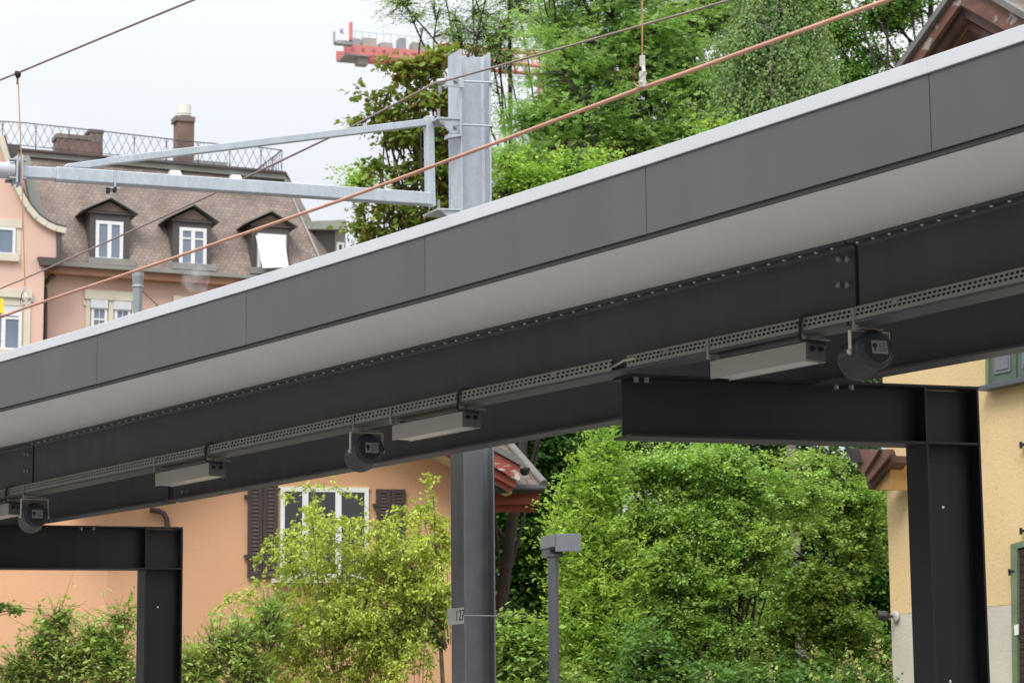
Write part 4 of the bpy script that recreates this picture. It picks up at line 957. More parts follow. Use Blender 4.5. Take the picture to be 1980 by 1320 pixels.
sv = bpy.data.materials.new('steam'); sv.use_nodes = True; t = sv.node_tree; t.nodes.clear()
o = t.nodes.new('ShaderNodeOutputMaterial'); pv = t.nodes.new('ShaderNodeVolumePrincipled'); pv.inputs['Color'].default_value = (.97, .97, .98, 1)
tx = t.nodes.new('ShaderNodeTexCoord'); nn_ = t.nodes.new('ShaderNodeTexNoise'); nn_.inputs['Scale'].default_value = 3.4; nn_.inputs['Detail'].default_value = 4
rp = t.nodes.new('ShaderNodeMapRange'); rp.inputs[1].default_value = .46; rp.inputs[2].default_value = .72; rp.inputs[3].default_value = 0; rp.inputs[4].default_value = 2.2
t.links.new(tx.outputs['Object'], nn_.inputs['Vector']); t.links.new(nn_.outputs[0], rp.inputs[0]); t.links.new(rp.outputs[0], pv.inputs['Density']); t.links.new(pv.outputs[0], o.inputs['Volume'])
M['steam'] = sv
c = at(376, 536, 48); mb = MB()
V = []; F = []; n1_, n2_ = 10, 16
for i in range(n1_+1):
    for k in range(n2_):
        th, ph = math.pi*i/n1_, 2*math.pi*k/n2_; w = 1+.18*math.sin(3*ph+2*th)
        V.append(c+np.array([.30*math.sin(th)*math.cos(ph)*w, .3*math.sin(th)*math.sin(ph)*w, .33*math.cos(th)])+rt*.10*math.cos(th)*-1)
F = [(i*n2_+k, (i+1)*n2_+k, (i+1)*n2_+(k+1) % n2_, i*n2_+(k+1) % n2_) for i in range(n1_) for k in range(n2_)]
mb.add(V, F, True); tag(mb.build('steam', 'steam', origin=c), kind='stuff')

# ------------------------------------------------------------------ tower crane
M['crred'] = mat('crane_red', (.58, .19, .18), .55, 0, .1, .5)  # red paled in the colour for haze over the distance
M['crwhite'] = mat('crane_sign_white', (.74, .75, .78), .5, 0, .02)
M['crgrey'] = mat('crane_grey', (.30, .31, .33), .6, .1, .1, .6)
M['crblock'] = mat('crane_ballast', (.36, .34, .31), .8, 0, .1, .6)
M['crblue'] = mat('crane_blue', (.05, .10, .45), .5, 0, .02)
CTH = math.radians(20)
PX = Plane(at(665, 80, 150), CTH)
CR = thing('tower_crane', PX.pt(PX.uz(1050, 160)[0], 0), 'red tower crane far behind the trees, its counter jib ending in a white sign', 'crane')
def crb(x0, y0, x1, y1, out, d, m, name, bev=0):
    a = PX.px(x0, y1, out); b = PX.px(x1, y0, out); mb = MB(); mb.box(a, PX.u*((b-a) @ PX.u), -PX.n*d, Z3*(b[2]-a[2])); return mb.build(name, m, CR, bev)
sg = crb(648, 43.5, 676, 79.5, 1.2, .25, 'crwhite', 'sign_board'); crb(676, 43, 682, 77, 1.3, .3, 'crred', 'sign_edge')
wp = PX.px(661, 61, 1.22); writing('sign_letter', 'K', .42, 'crblue', sg, wp, PX.u, Z3, PX.n, .01)
crb(646.5, 61, 648.5, 83, 1.2, .3, 'crgrey', 'side_plate')
crb(650, 80, 684, 84, 1.2, .5, 'crgrey', 'end_platform')
u_ = PX.u
def jib(x0, x1, yc, h, d, n, name, m='crred'):
    """lattice girder seen from below: two chords, lacing, solid lower face at the ballast"""
    a, b = PX.px(*x0), PX.px(*x1); L = (b-a) @ u_; z0 = a[2]; mb = MB(); zs = b[2]-a[2]
    for o_ in (0, -d):
        for hh in (0, h): mb.tube([a+PX.n*o_+Z3*hh, a+u_*L+PX.n*o_+Z3*(hh+zs*0)], .09, 6)
    for i in range(n):
        t0, t1 = L*i/n, L*(i+1)/n
        for o_ in (0, -d):
            mb.tube([a+u_*t0+PX.n*o_, a+u_*(t0+t1)/2+PX.n*o_+Z3*h], .06, 4); mb.tube([a+u_*(t0+t1)/2+PX.n*o_+Z3*h, a+u_*t1+PX.n*o_], .06, 4)
        mb.tube([a+u_*t0, a+u_*t1-PX.n*d], .06, 4)
    return mb.build(name, m, CR)
jz = PX.px(700, 98)[2]
def jp(x, dy=0): q = PX.px(x, 100); u = (q-PX.P) @ u_; return PX.pt(u, jz+dy)
mb = MB(); mb.box(jp(666, -.28), jp(860)-jp(666), -PX.n*.22, Z3*.62); mb.box(jp(666, -.28)-PX.n*1.7, jp(860)-jp(666), -PX.n*.22, Z3*.62)
for x in range(680, 860, 20): mb.box(jp(x, -.1), u_*.2, -PX.n*1.8, Z3*.25)
mb.build('counter_jib', 'crred', CR)
mb = MB(); mb.box(jp(668, -.34), jp(715)-jp(668), -PX.n*1.9, Z3*.05); mb.build('jib_deck', 'crgrey', CR)
for (x0, x1, h0, h1, m) in ((684, 699, .36, .85, 'crgrey'), (704, 730, .36, .95, 'crblock'), (738, 762, .36, .75, 'crblock'), (775, 788, .36, 1.15, 'crgrey'), (800, 826, .36, .95, 'crblock')):
    mb = MB(); a = jp(x0, h0)-PX.n*.25; mb.box(a, jp(x1)-jp(x0), -PX.n*.8, Z3*(h1-h0)); mb.build('winch_housing', m, CR, .04)
mb = MB(); a = jp(694, -.80)-PX.n*.3; mb.box(a, jp(715)-jp(694), -PX.n*.7, Z3*.52); mb.build('counterweight', 'crblock', CR, .05)
mb = MB()
for x in range(686, 860, 14): mb.tube([jp(x, .3), jp(x, 1.2)], .014, 4)
mb.tube([jp(684, 1.2), jp(860, 1.2)], .014, 4); mb.build('handrail', 'crgrey', CR)
a = jp(860); b = jp(1500); L = (b-a) @ u_; mb = MB(); n = 30
for o_ in (0, -1.9): mb.tube([a+PX.n*o_, a+u_*L+PX.n*o_], .13, 6)
mb.tube([a-PX.n*.95+Z3*1.1, a+u_*L-PX.n*.95+Z3*1.1], .15, 6)
for i in range(n):
    t0, t1 = L*i/n, L*(i+1)/n; tm = (t0+t1)/2; k = a+u_*tm-PX.n*.95+Z3*1.1
    for o_ in (0, -1.9): mb.tube([a+u_*t0+PX.n*o_, k, a+u_*t1+PX.n*o_], .07, 4)
    mb.tube([a+u_*t0, a+u_*t1-PX.n*1.9], .06, 4)
mb.build('main_jib', 'crred', CR)
m0 = jp(1060); mb = MB(); hz = jz-.2
for sx in (0, 1.8):
    for sy in (0, -1.8): mb.tube([[*(m0+u_*sx+PX.n*sy)[:2], 0], [*(m0+u_*sx+PX.n*sy)[:2], hz]], .12, 6)
for i in range(22):
    z0_, z1_ = hz*i/22, hz*(i+1)/22
    for (p, q) in ((m0, m0+u_*1.8), (m0-PX.n*1.8, m0+u_*1.8-PX.n*1.8), (m0, m0-PX.n*1.8), (m0+u_*1.8, m0+u_*1.8-PX.n*1.8)):
        A, B = (p, q) if i % 2 else (q, p); mb.tube([[A[0], A[1], z0_], [B[0], B[1], z1_]], .06, 4)
mb.build('tower', 'crred', CR)

# ------------------------------------------------------------------ trees and shrubs
def fast_mesh(name, V, loops_per, nfaces, idx, m, parent, origin):
    me = bpy.data.meshes.new(name); me.vertices.add(len(V)); me.vertices.foreach_set('co', (V-origin).astype('f').ravel())
    me.loops.add(len(idx)); me.loops.foreach_set('vertex_index', idx.astype('i')); me.polygons.add(nfaces)
    me.polygons.foreach_set('loop_start', (np.arange(nfaces)*loops_per).astype('i')); me.polygons.foreach_set('loop_total', np.full(nfaces, loops_per, 'i'))
    me.update(); me.validate(); me.materials.append(M[m])
    ob = bpy.data.objects.new(name, me); COL.objects.link(ob); ob.parent = parent; return ob
def nrmz(a): return a/np.maximum(np.linalg.norm(a, axis=-1, keepdims=True), 1e-9)
TEMPL = {'oval': np.array([(0, 0, 0), (.30, -.46, .05), (.68, -.40, .04), (1, 0, -.04), (.68, .40, .04), (.30, .46, .05)]), 'leaflet': np.array([(0, 0, 0), (.5, -.5, .03), (1, 0, -.03), (.5, .5, .03)]),
         'maple': np.array([(0, 0, 0), (.1, -.35, 0), (.35, -.62, -.03), (.45, -.3, .02), (.78, -.42, -.04), (1.05, 0, -.08), (.78, .42, -.04), (.45, .3, .02), (.35, .62, -.03), (.1, .35, 0)])}
def leaves(name, P, D, U, L, wr, m, parent, kind='oval', R=None):
    """P base, D direction, U rough normal, L length, wr width ratio"""
    t = TEMPL[kind]; n = len(P); D = nrmz(D); Sd = nrmz(np.cross(D, U)); Nn = np.cross(Sd, D)
    L = np.asarray(L).reshape(-1, 1, 1)*np.ones((n, 1, 1))
    V = P[:, None, :]+L*(t[None, :, 0:1]*D[:, None, :]+t[None, :, 1:2]*wr*Sd[:, None, :]+t[None, :, 2:3]*Nn[:, None, :])
    k = len(t); return fast_mesh(name, V.reshape(-1, 3), k, n, np.arange(n*k), m, parent, ROOTS[parent.name])
def bezier(a, b, c, n): t = np.linspace(0, 1, n)[:, None]; return (1-t)**2*a+2*t*(1-t)*b+t*t*c
def wood(name, lines, m, parent):
    """lines: (points (n,3), r0, r1, sides)"""
    VV = []; FF = []; k = 0
    for P, r0, r1, ns in lines:
        n = len(P); T = np.gradient(P, axis=0); T = nrmz(T); ref = np.where(np.abs(T[:, 2:3]) < .9, np.array([[0, 0, 1.]]), np.array([[1., 0, 0]]))
        A = nrmz(np.cross(T, ref)); B = np.cross(T, A); r = np.linspace(r0, r1, n)[:, None, None]; th = np.linspace(0, 2*math.pi, ns, endpoint=False)
        V = P[:, None]+r*(np.cos(th)[None, :, None]*A[:, None]+np.sin(th)[None, :, None]*B[:, None])
        VV.append(V.reshape(-1, 3)); i, j = np.meshgrid(np.arange(n-1), np.arange(ns), indexing='ij'); j2 = (j+1) % ns
        FF.append(np.stack([k+i*ns+j, k+(i+1)*ns+j, k+(i+1)*ns+j2, k+i*ns+j2], -1).reshape(-1, 4)); k += n*ns
    V = np.concatenate(VV); F = np.concatenate(FF)
    ob = fast_mesh(name, V, 4, len(F), F.ravel(), m, parent, ROOTS[parent.name])
    ob.data.polygons.foreach_set('use_smooth', np.ones(len(F), bool)); return ob
M['bark'] = mat('bark_dark', (.040, .034, .028), .9, 0, .3, 6, bump=.5, bscale=30)
M['barkb'] = mat('bark_birch', (.17, .155, .13), .8, 0, .3, 5)
M['barkc'] = mat('bark_green_cane', (.15, .13, .07), .9, 0, .25, 8)
M['barks'] = mat('bark_shrub', (.12, .085, .06), .9, 0, .25, 8)
LM = {
 'robinia': ((.060, .185, .030), (.105, .260, .048), (.165, .320, .070)),
 'robinia2': ((.110, .240, .050), (.190, .340, .080), (.280, .420, .110)),
 'maple': ((.055, .110, .016), (.110, .180, .026), (.190, .235, .040)),
 'samara': ((.24, .155, .045), (.32, .22, .06)),
 'lime': ((.105, .235, .030), (.185, .330, .045), (.290, .420, .065)),
 'birch': ((.075, .165, .040), (.125, .225, .060), (.200, .290, .095)),
 'right': ((.055, .150, .025), (.095, .215, .035), (.150, .270, .050)),
 'hornbeam': ((.110, .245, .040), (.185, .335, .060), (.290, .430, .085)),
 'thuja': ((.110, .235, .030), (.180, .320, .040), (.260, .390, .055)),
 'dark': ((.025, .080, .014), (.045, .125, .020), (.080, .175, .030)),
 'spirea': ((.150, .250, .030), (.255, .350, .048), (.390, .455, .085)),
 'shrub': ((.095, .205, .035), (.165, .285, .050), (.255, .365, .080)),
 'shrub2': ((.120, .230, .042), (.205, .325, .060), (.310, .415, .090)),
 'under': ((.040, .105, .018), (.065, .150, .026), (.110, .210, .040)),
 'seed': ((.33, .27, .15), (.42, .32, .18)),
}
LEAFK = (1.7, 1.5, 2.1)
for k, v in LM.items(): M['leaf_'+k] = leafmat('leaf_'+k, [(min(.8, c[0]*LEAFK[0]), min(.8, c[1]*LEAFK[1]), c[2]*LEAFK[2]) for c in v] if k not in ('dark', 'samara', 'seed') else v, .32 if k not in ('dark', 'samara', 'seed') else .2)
def tree(name, label, cat, seed, base, lobes, leaf, L, wr, ncl, per, spread, group=None, kind='oval', bark='bark', trunk_r=.2, droop=0., pinn=0, twig_r=.012, gap=.0, flat=.55, up=.5, shell=1.7, shoots=False, trunk_top=None, limbs=True, extra=None, spray=.75):
    """lobes: (centre, radii) ellipsoids of the crown; ncl twigs, per leaves on each, spread of a twig's spray"""
    rg = np.random.default_rng(seed); base = np.array([*base[:2], 0.])
    T = thing(name, base, label, cat, group)
    lobes = [(np.asarray(c, float), np.asarray(r, float)*np.ones(3)) for c, r in lobes]
    vol = np.array([np.prod(r)**(2/3) for c, r in lobes]); pr = vol/vol.sum()
    lines = []; nodes = []
    cen = sum(c*p for (c, r), p in zip(lobes, pr)); top = trunk_top if trunk_top is not None else cen
    tr = bezier(base, base*.5+top*.5+rg.normal(0, .03*np.linalg.norm(top-base), 3), np.asarray(top, float), 16); tr[0] = base
    lines.append((tr, trunk_r, trunk_r*.35, 10)); nodes.append(tr[5:])
    if limbs:
        for c, r in lobes:
            for q in range(3 if np.max(r) > 1 else 2):
                e = c+rg.normal(0, .45, 3)*r; f = tr[rg.integers(6, 15)]
                if e[2] < f[2]-.2*abs(top[2]): f = tr[rg.integers(3, 8)]
                mid = f*.45+e*.55+rg.normal(0, .12, 3)*np.linalg.norm(e-f)+np.array([0, 0, .12*np.linalg.norm(e-f)])
                b = bezier(f, mid, e, 12); lines.append((b, trunk_r*.24, twig_r*1.2, 6)); nodes.append(b[2:])
    nodes = np.concatenate(nodes)
    pick = rg.choice(len(lobes), ncl, p=pr); C = np.array([lobes[i][0] for i in pick]); Rr = np.array([lobes[i][1] for i in pick])
    d = nrmz(rg.normal(0, 1, (ncl, 3))); rad = rg.random(ncl)**(1/shell)*rg.uniform(.75, 1.22, ncl); X = C+d*rad[:, None]*Rr
    if gap:                        # clearings: leave out twigs where a coarse noise is low
        ph = rg.random((4, 3))*9; sc = .9/np.mean([np.mean(r) for _, r in lobes])*2.6
        nz = sum(np.sin((X*sc*(1+.6*i)+ph[i]) @ np.array([[1, .6, .3], [.2, 1, .7], [.7, .1, 1]])[:, i % 3]) for i in range(4))/4
        keep = nz > (gap-.5); X = X[keep]; C = C[keep]
    X[:, 2] = np.maximum(X[:, 2], .25); n = len(X)
    # each twig grows from the nearest limb point that is not above it
    start = np.empty_like(X)
    for i in range(0, n, 400):
        q = X[i:i+400]; dd = np.linalg.norm(q[:, None]-nodes[None], axis=2)+np.maximum(nodes[None, :, 2]-q[:, None, 2], 0)*.8; start[i:i+400] = nodes[dd.argmin(1)]
    ln = np.linalg.norm(X-start, axis=1)
    midp = start*.5+X*.5+rg.normal(0, .10, (n, 3))*ln[:, None]+np.array([0, 0, 1.])*(.10*ln)[:, None]
    Td = nrmz(X-midp)
    step = max(1, n//1400)
    for i in range(0, n, step): lines.append((bezier(start[i], midp[i], X[i], 6), min(trunk_r*.2, twig_r*2.0), twig_r*.35, 4))
    # leaves sit along the side shoots of each twig
    m = per; K = 5; s = spread*rg.lognormal(0, .30, (n, 1)); ids = rg.integers(0, K, (n, m))
    out_ = nrmz(X-C)*.5+Td
    ax = nrmz(out_+rg.normal(0, .3, (n, 3))+np.array([0, 0, -droop*.6]))
    sd = nrmz(ax[:, None]*.8+rg.normal(0, .62, (n, K, 3))); sd[..., 2] = sd[..., 2]*flat-droop*.35; sl_ = s[:, :, None]*rg.uniform(1.1, 2.3, (n, K, 1))
    r_ = np.arange(n)[:, None]; dd = sd[r_, ids]; t_ = rg.random((n, m))**.8
    if shoots:
        A0 = X-ax*s*.6
        for i in range(0, n, shoots):
            for j in range(K): lines.append((np.stack([A0[i], A0[i]+sd[i, j]*sl_[i, j]*.5+np.array([0, 0, .02]), A0[i]+sd[i, j]*sl_[i, j]*.95]), twig_r*.45, twig_r*.2, 3))
    P = X[:, None]-ax[:, None]*s[:, :, None]*.6+dd*(sl_[r_, ids]*t_[..., None])+rg.normal(0, .10, (n, m, 3))*s[:, :, None]
    if droop > 1: P[..., 2] -= (t_**1.5)*s*1.6
    P = P.reshape(-1, 3); side_ = np.where(rg.random((n, m, 1)) < .5, 1., -1.)
    D = nrmz(dd)*.75+side_*nrmz(np.cross(dd, np.array([0, 0, 1.])))*.8+rg.normal(0, .35, (n, m, 3)); D[..., 2] -= .12+droop*.5; D = D.reshape(-1, 3)
    U = rg.normal(0, .5, (n*m, 3))+np.array([0, 0, up*2])
    if droop > 1: U = rg.normal(0, 1, (n*m, 3))
    sz = L*rg.uniform(.6, 1.25, n*m)
    if pinn:                       # compound leaves: leaflets either side of a stalk
        D = nrmz(D); Sd = nrmz(np.cross(D, U)); q = np.arange(pinn); side = np.where(q % 2, 1, -1.); al = (q//2+.5)/(pinn/2)
        st = sz*pinn*.26
        PP_ = P[:, None]+D[:, None]*(al[None, :, None]*st[:, None, None]); DD = D[:, None]*.45+Sd[:, None]*side[None, :, None]+rg.normal(0, .15, (len(P), pinn, 3))
        P = PP_.reshape(-1, 3); D = DD.reshape(-1, 3); U = np.repeat(U, pinn, 0)+rg.normal(0, .3, (len(P), 3)); sz = np.repeat(sz, pinn)
    ok = P[:, 2] > .15
    leaves('crown', P[ok], D[ok], U[ok], sz[ok], wr, 'leaf_'+leaf, T, 'leaflet' if pinn else kind)
    wood('trunk', lines, bark, T)
    if extra: extra(T, X, rg)
    return T
def lp(x, y, Y, r): return (at(x, y, Y), r)
def px_m(n, Y): return n*Y/FPX
def el(x, y, Y, rx, ry, rd=None):   # crown lobe from view centre and half sizes in view pixels
    a, b = px_m(rx, Y), px_m(ry, Y); return (at(x, y, Y), (a, rd or (a+b)/2, b))

def samaras(T, X, rg):
    n = len(X); k = rg.random(n) < .8; Q = X[k]; m = 18; P = (Q[:, None]+rg.normal(0, .10, (len(Q), m, 3))).reshape(-1, 3); P[:, 2] -= .06
    D = rg.normal(0, .6, P.shape)+np.array([0, 0, -1.]); leaves('seed_clusters', P, D, rg.normal(0, 1, P.shape), .07*rg.uniform(.7, 1.2, len(P)), .5, 'leaf_samara', T)
base = lambda x, Y, dx=0: (at(x, 900, Y)[0]+dx, Y)

tree('maple_tree', 'maple tree with brown seed clusters hanging among dark leaves, left of the mast top', 'tree', 11, base(850, 43),
     [el(800, 135, 43, 75, 30), el(835, 112, 43, 55, 22), el(840, 190, 43, 60, 50), el(725, 185, 43, 50, 14), el(760, 215, 43, 60, 18), el(715, 235, 43, 35, 14), el(800, 250, 43, 60, 35), el(770, 270, 43, 55, 14), el(850, 260, 43, 40, 50), el(835, 330, 43, 45, 60), el(790, 335, 43, 50, 18), el(745, 410, 43, 60, 25), el(810, 420, 43, 70, 40), el(700, 445, 43, 45, 18), el(780, 470, 43, 90, 35), el(880, 330, 43.5, 50, 150), el(735, 320, 43, 40, 12), el(770, 380, 43, 45, 20)],
     'maple', .105, .95, 400, 22, .22, kind='maple', trunk_r=.11, gap=.12, trunk_top=at(850, 200, 43), extra=samaras, flat=.5)
tree('robinia_tree', 'thin open robinia with bare dark branches against the sky, above the mast', 'tree', 21, base(960, 58),
     [el(800, 25, 58, 60, 45), el(880, 60, 58, 80, 60), el(960, 70, 58, 75, 110), el(1010, -10, 58, 90, 90), el(900, -60, 58, 150, 60), el(770, -10, 58, 40, 30), el(930, 190, 58, 60, 70)],
     'robinia2', .066, .5, 560, 44, .42, trunk_r=.13, gap=.26, droop=.2, shoots=2, trunk_top=at(985, 0, 58), twig_r=.016, flat=.6)
tree('robinia_tree', 'large feathery light green robinia filling the top centre behind the wires', 'tree', 22, base(1180, 50),
     [el(1130, 120, 50, 110, 90), el(1250, 70, 50, 130, 100), el(1330, 170, 50, 110, 100), el(1180, 230, 50, 150, 80), el(1060, 230, 50, 90, 70), el(1290, 280, 50, 130, 70), el(1120, 340, 50, 150, 70), el(1360, 30, 51, 100, 70), el(1200, -60, 50, 200, 70), el(1000, 300, 50, 70, 80), el(1080, 40, 51, 70, 80)],
     'robinia2', .056, .5, 2300, 22, .40, pinn=10, trunk_r=.20, gap=.20, trunk_top=at(1230, 60, 50), twig_r=.012, flat=.28)
tree('lime_tree', 'bright yellow green leafy crown just above the canopy edge, right of the mast', 'tree', 31, base(905, 44),
     [el(1010, 350, 44, 70, 50), el(1090, 330, 44, 80, 40), el(1170, 330, 44, 60, 40), el(960, 390, 44, 60, 50), el(1120, 390, 44, 130, 60), el(1400, 270, 45, 60, 50), el(1330, 330, 45, 70, 50), el(700, 355, 46, 35, 40), el(720, 335, 46, 25, 28)],
     'lime', .075, .65, 800, 34, .30, trunk_r=.15, gap=.24, trunk_top=at(1080, 400, 44))
tree('birch_tree', 'birch with hanging grey green foliage and pale twigs, top right of centre', 'tree', 41, base(1560, 46),
     [el(1440, 90, 46, 60, 110), el(1510, 60, 46, 70, 120), el(1570, 110, 46, 50, 100), el(1480, 190, 46, 80, 80), el(1550, 200, 46, 60, 60), el(1500, -40, 46, 120, 60), el(1420, 200, 46, 60, 70)],
     'birch', .060, .7, 1300, 70, .26, bark='barkb', trunk_r=.12, droop=1.6, gap=.10, trunk_top=at(1540, -20, 46), twig_r=.010)
tree('broadleaf_tree', 'open crowned tree with dark limbs beside the brown gable, sky showing through', 'tree', 51, base(1800, 52),
     [el(1620, 60, 52, 55, 60), el(1690, 40, 52, 60, 45), el(1740, 20, 52, 60, 40), el(1650, 140, 52, 60, 45), el(1705, 105, 52, 50, 40), el(1600, 170, 52, 50, 50), el(1760, -40, 52, 120, 50), el(1690, 180, 52, 60, 40), el(1590, 0, 52, 60, 60)],
     'right', .070, .65, 1000, 44, .28, trunk_r=.17, gap=.26, trunk_top=at(1800, 0, 52), twig_r=.016)
mb = MB(); 
# greens under the canopy
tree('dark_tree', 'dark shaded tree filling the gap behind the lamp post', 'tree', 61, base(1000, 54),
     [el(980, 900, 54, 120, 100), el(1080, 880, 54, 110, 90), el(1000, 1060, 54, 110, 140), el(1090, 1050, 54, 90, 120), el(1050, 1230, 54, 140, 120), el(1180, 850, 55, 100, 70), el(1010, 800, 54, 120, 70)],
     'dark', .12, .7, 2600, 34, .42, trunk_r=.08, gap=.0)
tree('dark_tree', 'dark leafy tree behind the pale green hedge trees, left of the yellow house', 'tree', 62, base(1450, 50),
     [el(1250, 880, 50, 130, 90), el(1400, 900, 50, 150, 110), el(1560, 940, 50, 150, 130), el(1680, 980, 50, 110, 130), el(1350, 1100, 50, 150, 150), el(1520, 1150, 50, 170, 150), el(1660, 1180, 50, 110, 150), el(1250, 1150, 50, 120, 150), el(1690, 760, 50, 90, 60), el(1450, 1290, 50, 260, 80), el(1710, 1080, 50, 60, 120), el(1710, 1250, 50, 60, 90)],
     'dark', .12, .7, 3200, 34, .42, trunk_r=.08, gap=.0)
tree('thuja_tree', 'bright green conifer with flat upright sprays behind the lamp post head', 'tree', 71, base(1150, 37),
     [el(1150, 940, 37, 55, 70), el(1130, 1020, 37, 80, 80), el(1160, 1110, 37, 100, 90), el(1140, 1220, 37, 100, 100), el(1180, 1300, 37, 110, 80), el(1175, 870, 37, 30, 40)],
     'thuja', .075, .36, 1300, 56, .19, trunk_r=.09, up=.1, flat=1., droop=-.35, limbs=True, gap=.22)
tree('hornbeam_tree', 'tall pale green small leaved tree left of the yellow house, under the near frame', 'tree', 81, base(1380, 38),
     [el(1260, 900, 38, 90, 55), el(1390, 890, 38, 110, 45), el(1470, 940, 38, 90, 60), el(1340, 980, 38, 110, 60), el(1430, 1040, 38, 110, 60), el(1300, 1070, 38, 100, 60), el(1250, 1010, 38, 60, 60), el(1380, 1130, 38, 130, 60), el(1260, 1170, 38, 100, 80), el(1340, 1230, 38, 120, 60), el(1540, 960, 39, 60, 60)],
     'hornbeam', .050, .75, 1300, 110, .28, trunk_r=.09, gap=.40, trunk_top=at(1440, 930, 38), twig_r=.012, flat=.3, shoots=4)
tree('hornbeam_tree', 'mid green leafy tree close to the yellow house corner, right of the palest tree', 'tree', 82, base(1620, 41),
     [el(1590, 900, 41, 80, 50), el(1650, 960, 41, 70, 60), el(1580, 1020, 41, 90, 60), el(1660, 1070, 41, 70, 70), el(1570, 1130, 41, 100, 60), el(1640, 1200, 41, 90, 60), el(1500, 1210, 41, 110, 60), el(1560, 1290, 41, 140, 60), el(1680, 1290, 41, 60, 60)],
     'shrub', .068, .7, 900, 80, .32, trunk_r=.10, gap=.40, flat=.3, shoots=4)
tree('broadleaf_bush', 'large leaved green bush at the foot of the mast, before the dark trees', 'shrub', 91, base(1000, 35),
     [el(980, 1260, 35, 45, 60), el(1030, 1240, 35, 40, 50), el(1000, 1320, 35, 80, 60), el(1090, 1330, 35, 60, 50), el(970, 1200, 35, 15, 30)],
     'shrub', .10, .55, 330, 26, .22, bark='barks', trunk_r=.04, gap=.1, shoots=2, twig_r=.009)
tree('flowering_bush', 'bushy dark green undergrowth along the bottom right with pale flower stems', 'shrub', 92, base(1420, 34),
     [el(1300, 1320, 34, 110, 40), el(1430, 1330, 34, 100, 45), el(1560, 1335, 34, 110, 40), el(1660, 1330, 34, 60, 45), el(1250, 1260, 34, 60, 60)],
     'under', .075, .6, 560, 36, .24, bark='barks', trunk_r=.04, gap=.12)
def stems(T):
    pass
FS = thing('flower_stems', [*base(1670, 33), 0], 'tall stems with pale seed heads at the lower right, beside the yellow house', 'plant')
rg = np.random.default_rng(5); lines = []; SP_ = []; LP_ = []
for (x, y) in ((1640, 1262), (1655, 1285), (1690, 1245), (1700, 1262), (1715, 1280), (1492, 1300), (1372, 1312), (1575, 1262), (1622, 1300), (1668, 1310)):
    a = at(x, y, 33); b = np.array([a[0]+rg.normal(0, .12), 33., 0]); P = bezier(b, b*.4+a*.6+rg.normal(0, .05, 3), a, 10); lines.append((P, .008, .004, 5))
    H_ = a+rg.normal(0, .035, (26, 3))*np.array([1, 1, 2.2]); leaves('seed_head', H_, rg.normal(0, 1, H_.shape), rg.normal(0, 1, H_.shape), .035, .7, 'leaf_seed', FS)['kind'] = 'stuff'; LP_.append(P[6:].repeat(5, 0)+rg.normal(0, .04, (20, 3)))
LP_ = np.concatenate(LP_)
leaves('foliage', LP_, rg.normal(0, 1, LP_.shape), rg.normal(0, 1, LP_.shape), .08, .5, 'leaf_shrub2', FS); wood('stems', lines, 'barks', FS)
# arching yellow green shrub before the orange house
def arching(name, label, cat, seed, Y, feet, tips, leaf, ncane, nsh, per, L, fork):
    """canes rise from the feet, arch over to the tips and carry drooping leafy side shoots"""
    rg = np.random.default_rng(seed); f0 = at(np.mean(feet), 1400, Y); T = thing(name, [f0[0], Y, 0], label, cat); lines = []; PP = []; DD = []
    fk = at(*fork, Y); g_ = at(fork[0]+12, 1420, Y); g_[2] = 0; lines.append((bezier(g_, g_*.5+fk*.5+np.array([.06, 0, 0]), fk, 10), .045, .028, 8))
    w = np.array([t[2] for t in tips], float); w /= w.sum()
    for i in range(ncane):
        tx_, ty_, _, sx, sy = tips[rg.choice(len(tips), p=w)]
        e = at(tx_+rg.normal(0, sx), ty_+rg.normal(0, sy), Y+rg.normal(0, .55)); fx = feet[rg.integers(len(feet))]
        f = at(fx+rg.normal(0, 8), 1420, Y+rg.normal(0, .3)); f[2] = 0
        hz = e[:2]-f[:2]; mid = f*.35+e*.65; mid[:2] = f[:2]+hz*rg.uniform(.25, .6); mid[2] = e[2]+rg.uniform(.0, .35)+.22*np.linalg.norm(hz)
        if rg.random() < .62:      # most branches leave the fork of the stem and arch over
            f = fk+rg.normal(0, .05, 3); mid = f+(e-f)*rg.uniform(.3, .5); mid[2] = max(e[2], f[2])+rg.uniform(.15, .5)+.12*np.linalg.norm((e-f)[:2])
        P = bezier(f, mid, e, 26); big = i < 26; lines.append((P, .012 if big else .006, .002, 5))
        tn = nrmz(np.gradient(P, axis=0)); k0 = 9
        for j in range(nsh):
            q = rg.integers(k0, 26); st = P[q]; dr = tn[q]*.6+rg.normal(0, .55, 3)+np.array([0, 0, -.15]); ln = rg.uniform(.10, .34)*(1.15-.6*(q-k0)/17)
            en = st+nrmz(dr)*ln*1.15+np.array([0, 0, -.45*ln]); m_ = st*.5+en*.5+np.array([0, 0, .16*ln]); B_ = bezier(st, m_, en, 5)
            if j % 2 == 0: lines.append((B_, .0045, .002, 3))
            t_ = rg.random(per); PP.append(st*(1-t_[:, None])+en*t_[:, None]+np.array([0, 0, .12*ln])*(4*t_*(1-t_))[:, None]*.8+rg.normal(0, .018, (per, 3)))
            DD.append(np.tile(nrmz(en-st), (per, 1))*.6+rg.normal(0, .6, (per, 3))+np.array([0, 0, -.15]))
    P = np.concatenate(PP); D = np.concatenate(DD); U = rg.normal(0, .5, P.shape)+np.array([0, 0, 1.]); ok = P[:, 2] > .1
    leaves('crown', P[ok], D[ok], U[ok], L*rg.uniform(.55, 1.3, ok.sum()), .62, 'leaf_'+leaf, T); wood('canes', lines, 'barkc', T); return T
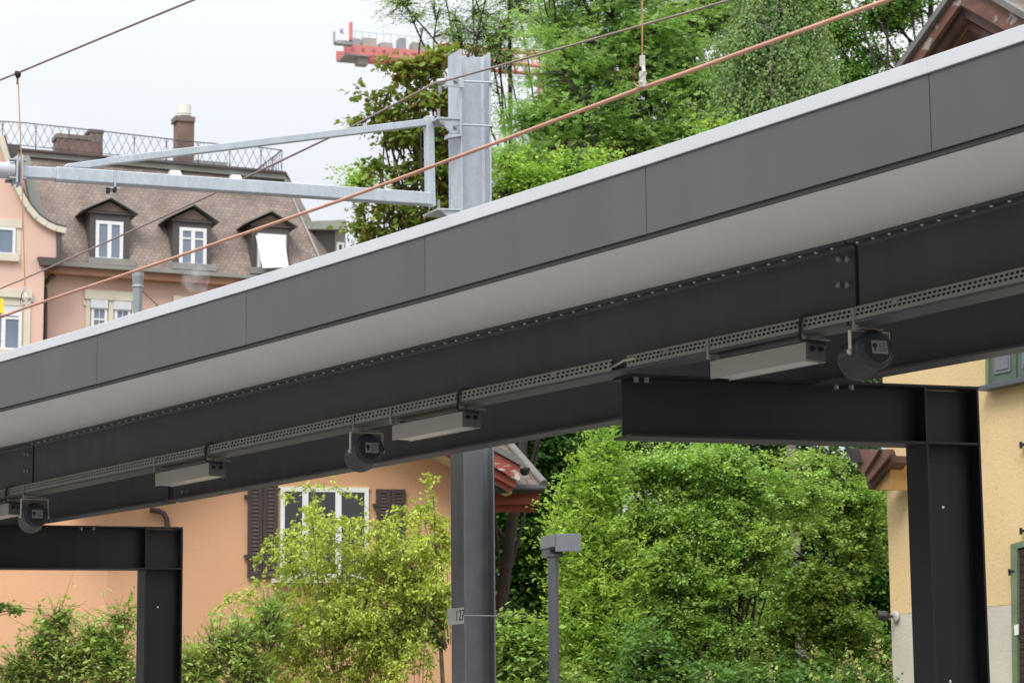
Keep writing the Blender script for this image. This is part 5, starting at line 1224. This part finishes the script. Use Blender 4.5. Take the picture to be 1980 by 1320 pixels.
arching('arching_shrub', 'airy yellow green shrub with arching twigs in front of the orange house window', 'shrub', 101, 35, (640, 690, 730, 770, 800),
        [(590, 985, 1.9, 26, 26), (535, 1075, 1.2, 20, 26), (630, 1070, 1.0, 35, 30), (800, 995, .9, 28, 18), (848, 1040, .7, 14, 24), (860, 1130, 1, 12, 40), (720, 1080, 1.3, 45, 34), (820, 1090, 1.4, 26, 40), (560, 1180, 2, 45, 40), (500, 1250, 1.6, 30, 40), (660, 1180, 2.4, 60, 45), (780, 1210, 2.2, 50, 50), (620, 1290, 2.4, 80, 40), (760, 1310, 2, 70, 35), (480, 1310, 1.6, 30, 25), (500, 1190, 1.4, 25, 30), (450, 1260, 1, 20, 30)],
        'spirea', 190, 20, 15, .052, (852, 1245))
tree('garden_shrub', 'green upright shrub between the left frame column and the arching shrub', 'shrub', 102, base(430, 34),
     [el(420, 1260, 34, 30, 55), el(465, 1250, 34, 35, 50), el(400, 1310, 34, 50, 50), el(480, 1310, 34, 60, 50), el(375, 1300, 34, 25, 50), el(525, 1200, 34, 30, 60)],
     'shrub2', .085, .42, 280, 24, .18, bark='barks', trunk_r=.03, gap=.2, droop=-.5, flat=1.1, shoots=1, twig_r=.009)
tree('garden_shrub', 'glossy green shrub before the orange wall at the lower left corner', 'shrub', 103, base(170, 34),
     [el(125, 1190, 34, 30, 12), el(190, 1240, 34, 50, 30), el(140, 1280, 34, 80, 50), el(220, 1290, 34, 60, 60), el(60, 1310, 34, 70, 40), el(80, 1250, 34, 25, 40), el(30, 1290, 34, 40, 35), el(110, 1215, 34, 30, 40), el(230, 1200, 34, 30, 20)],
     'shrub2', .080, .48, 400, 26, .20, bark='barks', trunk_r=.03, gap=.2, droop=.0, flat=.9, shoots=1, twig_r=.009)
tree('leafy_branch', 'single leafy branch reaching in from the left edge before the orange wall', 'branch', 104, base(-120, 33),
     [el(10, 1174, 33, 22, 7), el(45, 1182, 33, 18, 5), el(-40, 1176, 33, 50, 14), el(75, 1178, 33, 10, 3)],
     'shrub', .07, .6, 46, 18, .07, bark='barks', trunk_r=.03, trunk_top=at(-60, 1170, 33), limbs=False)
print('objects', len(bpy.data.objects), 'polys', sum(len(o.data.polygons) for o in bpy.data.objects if o.type == 'MESH'))
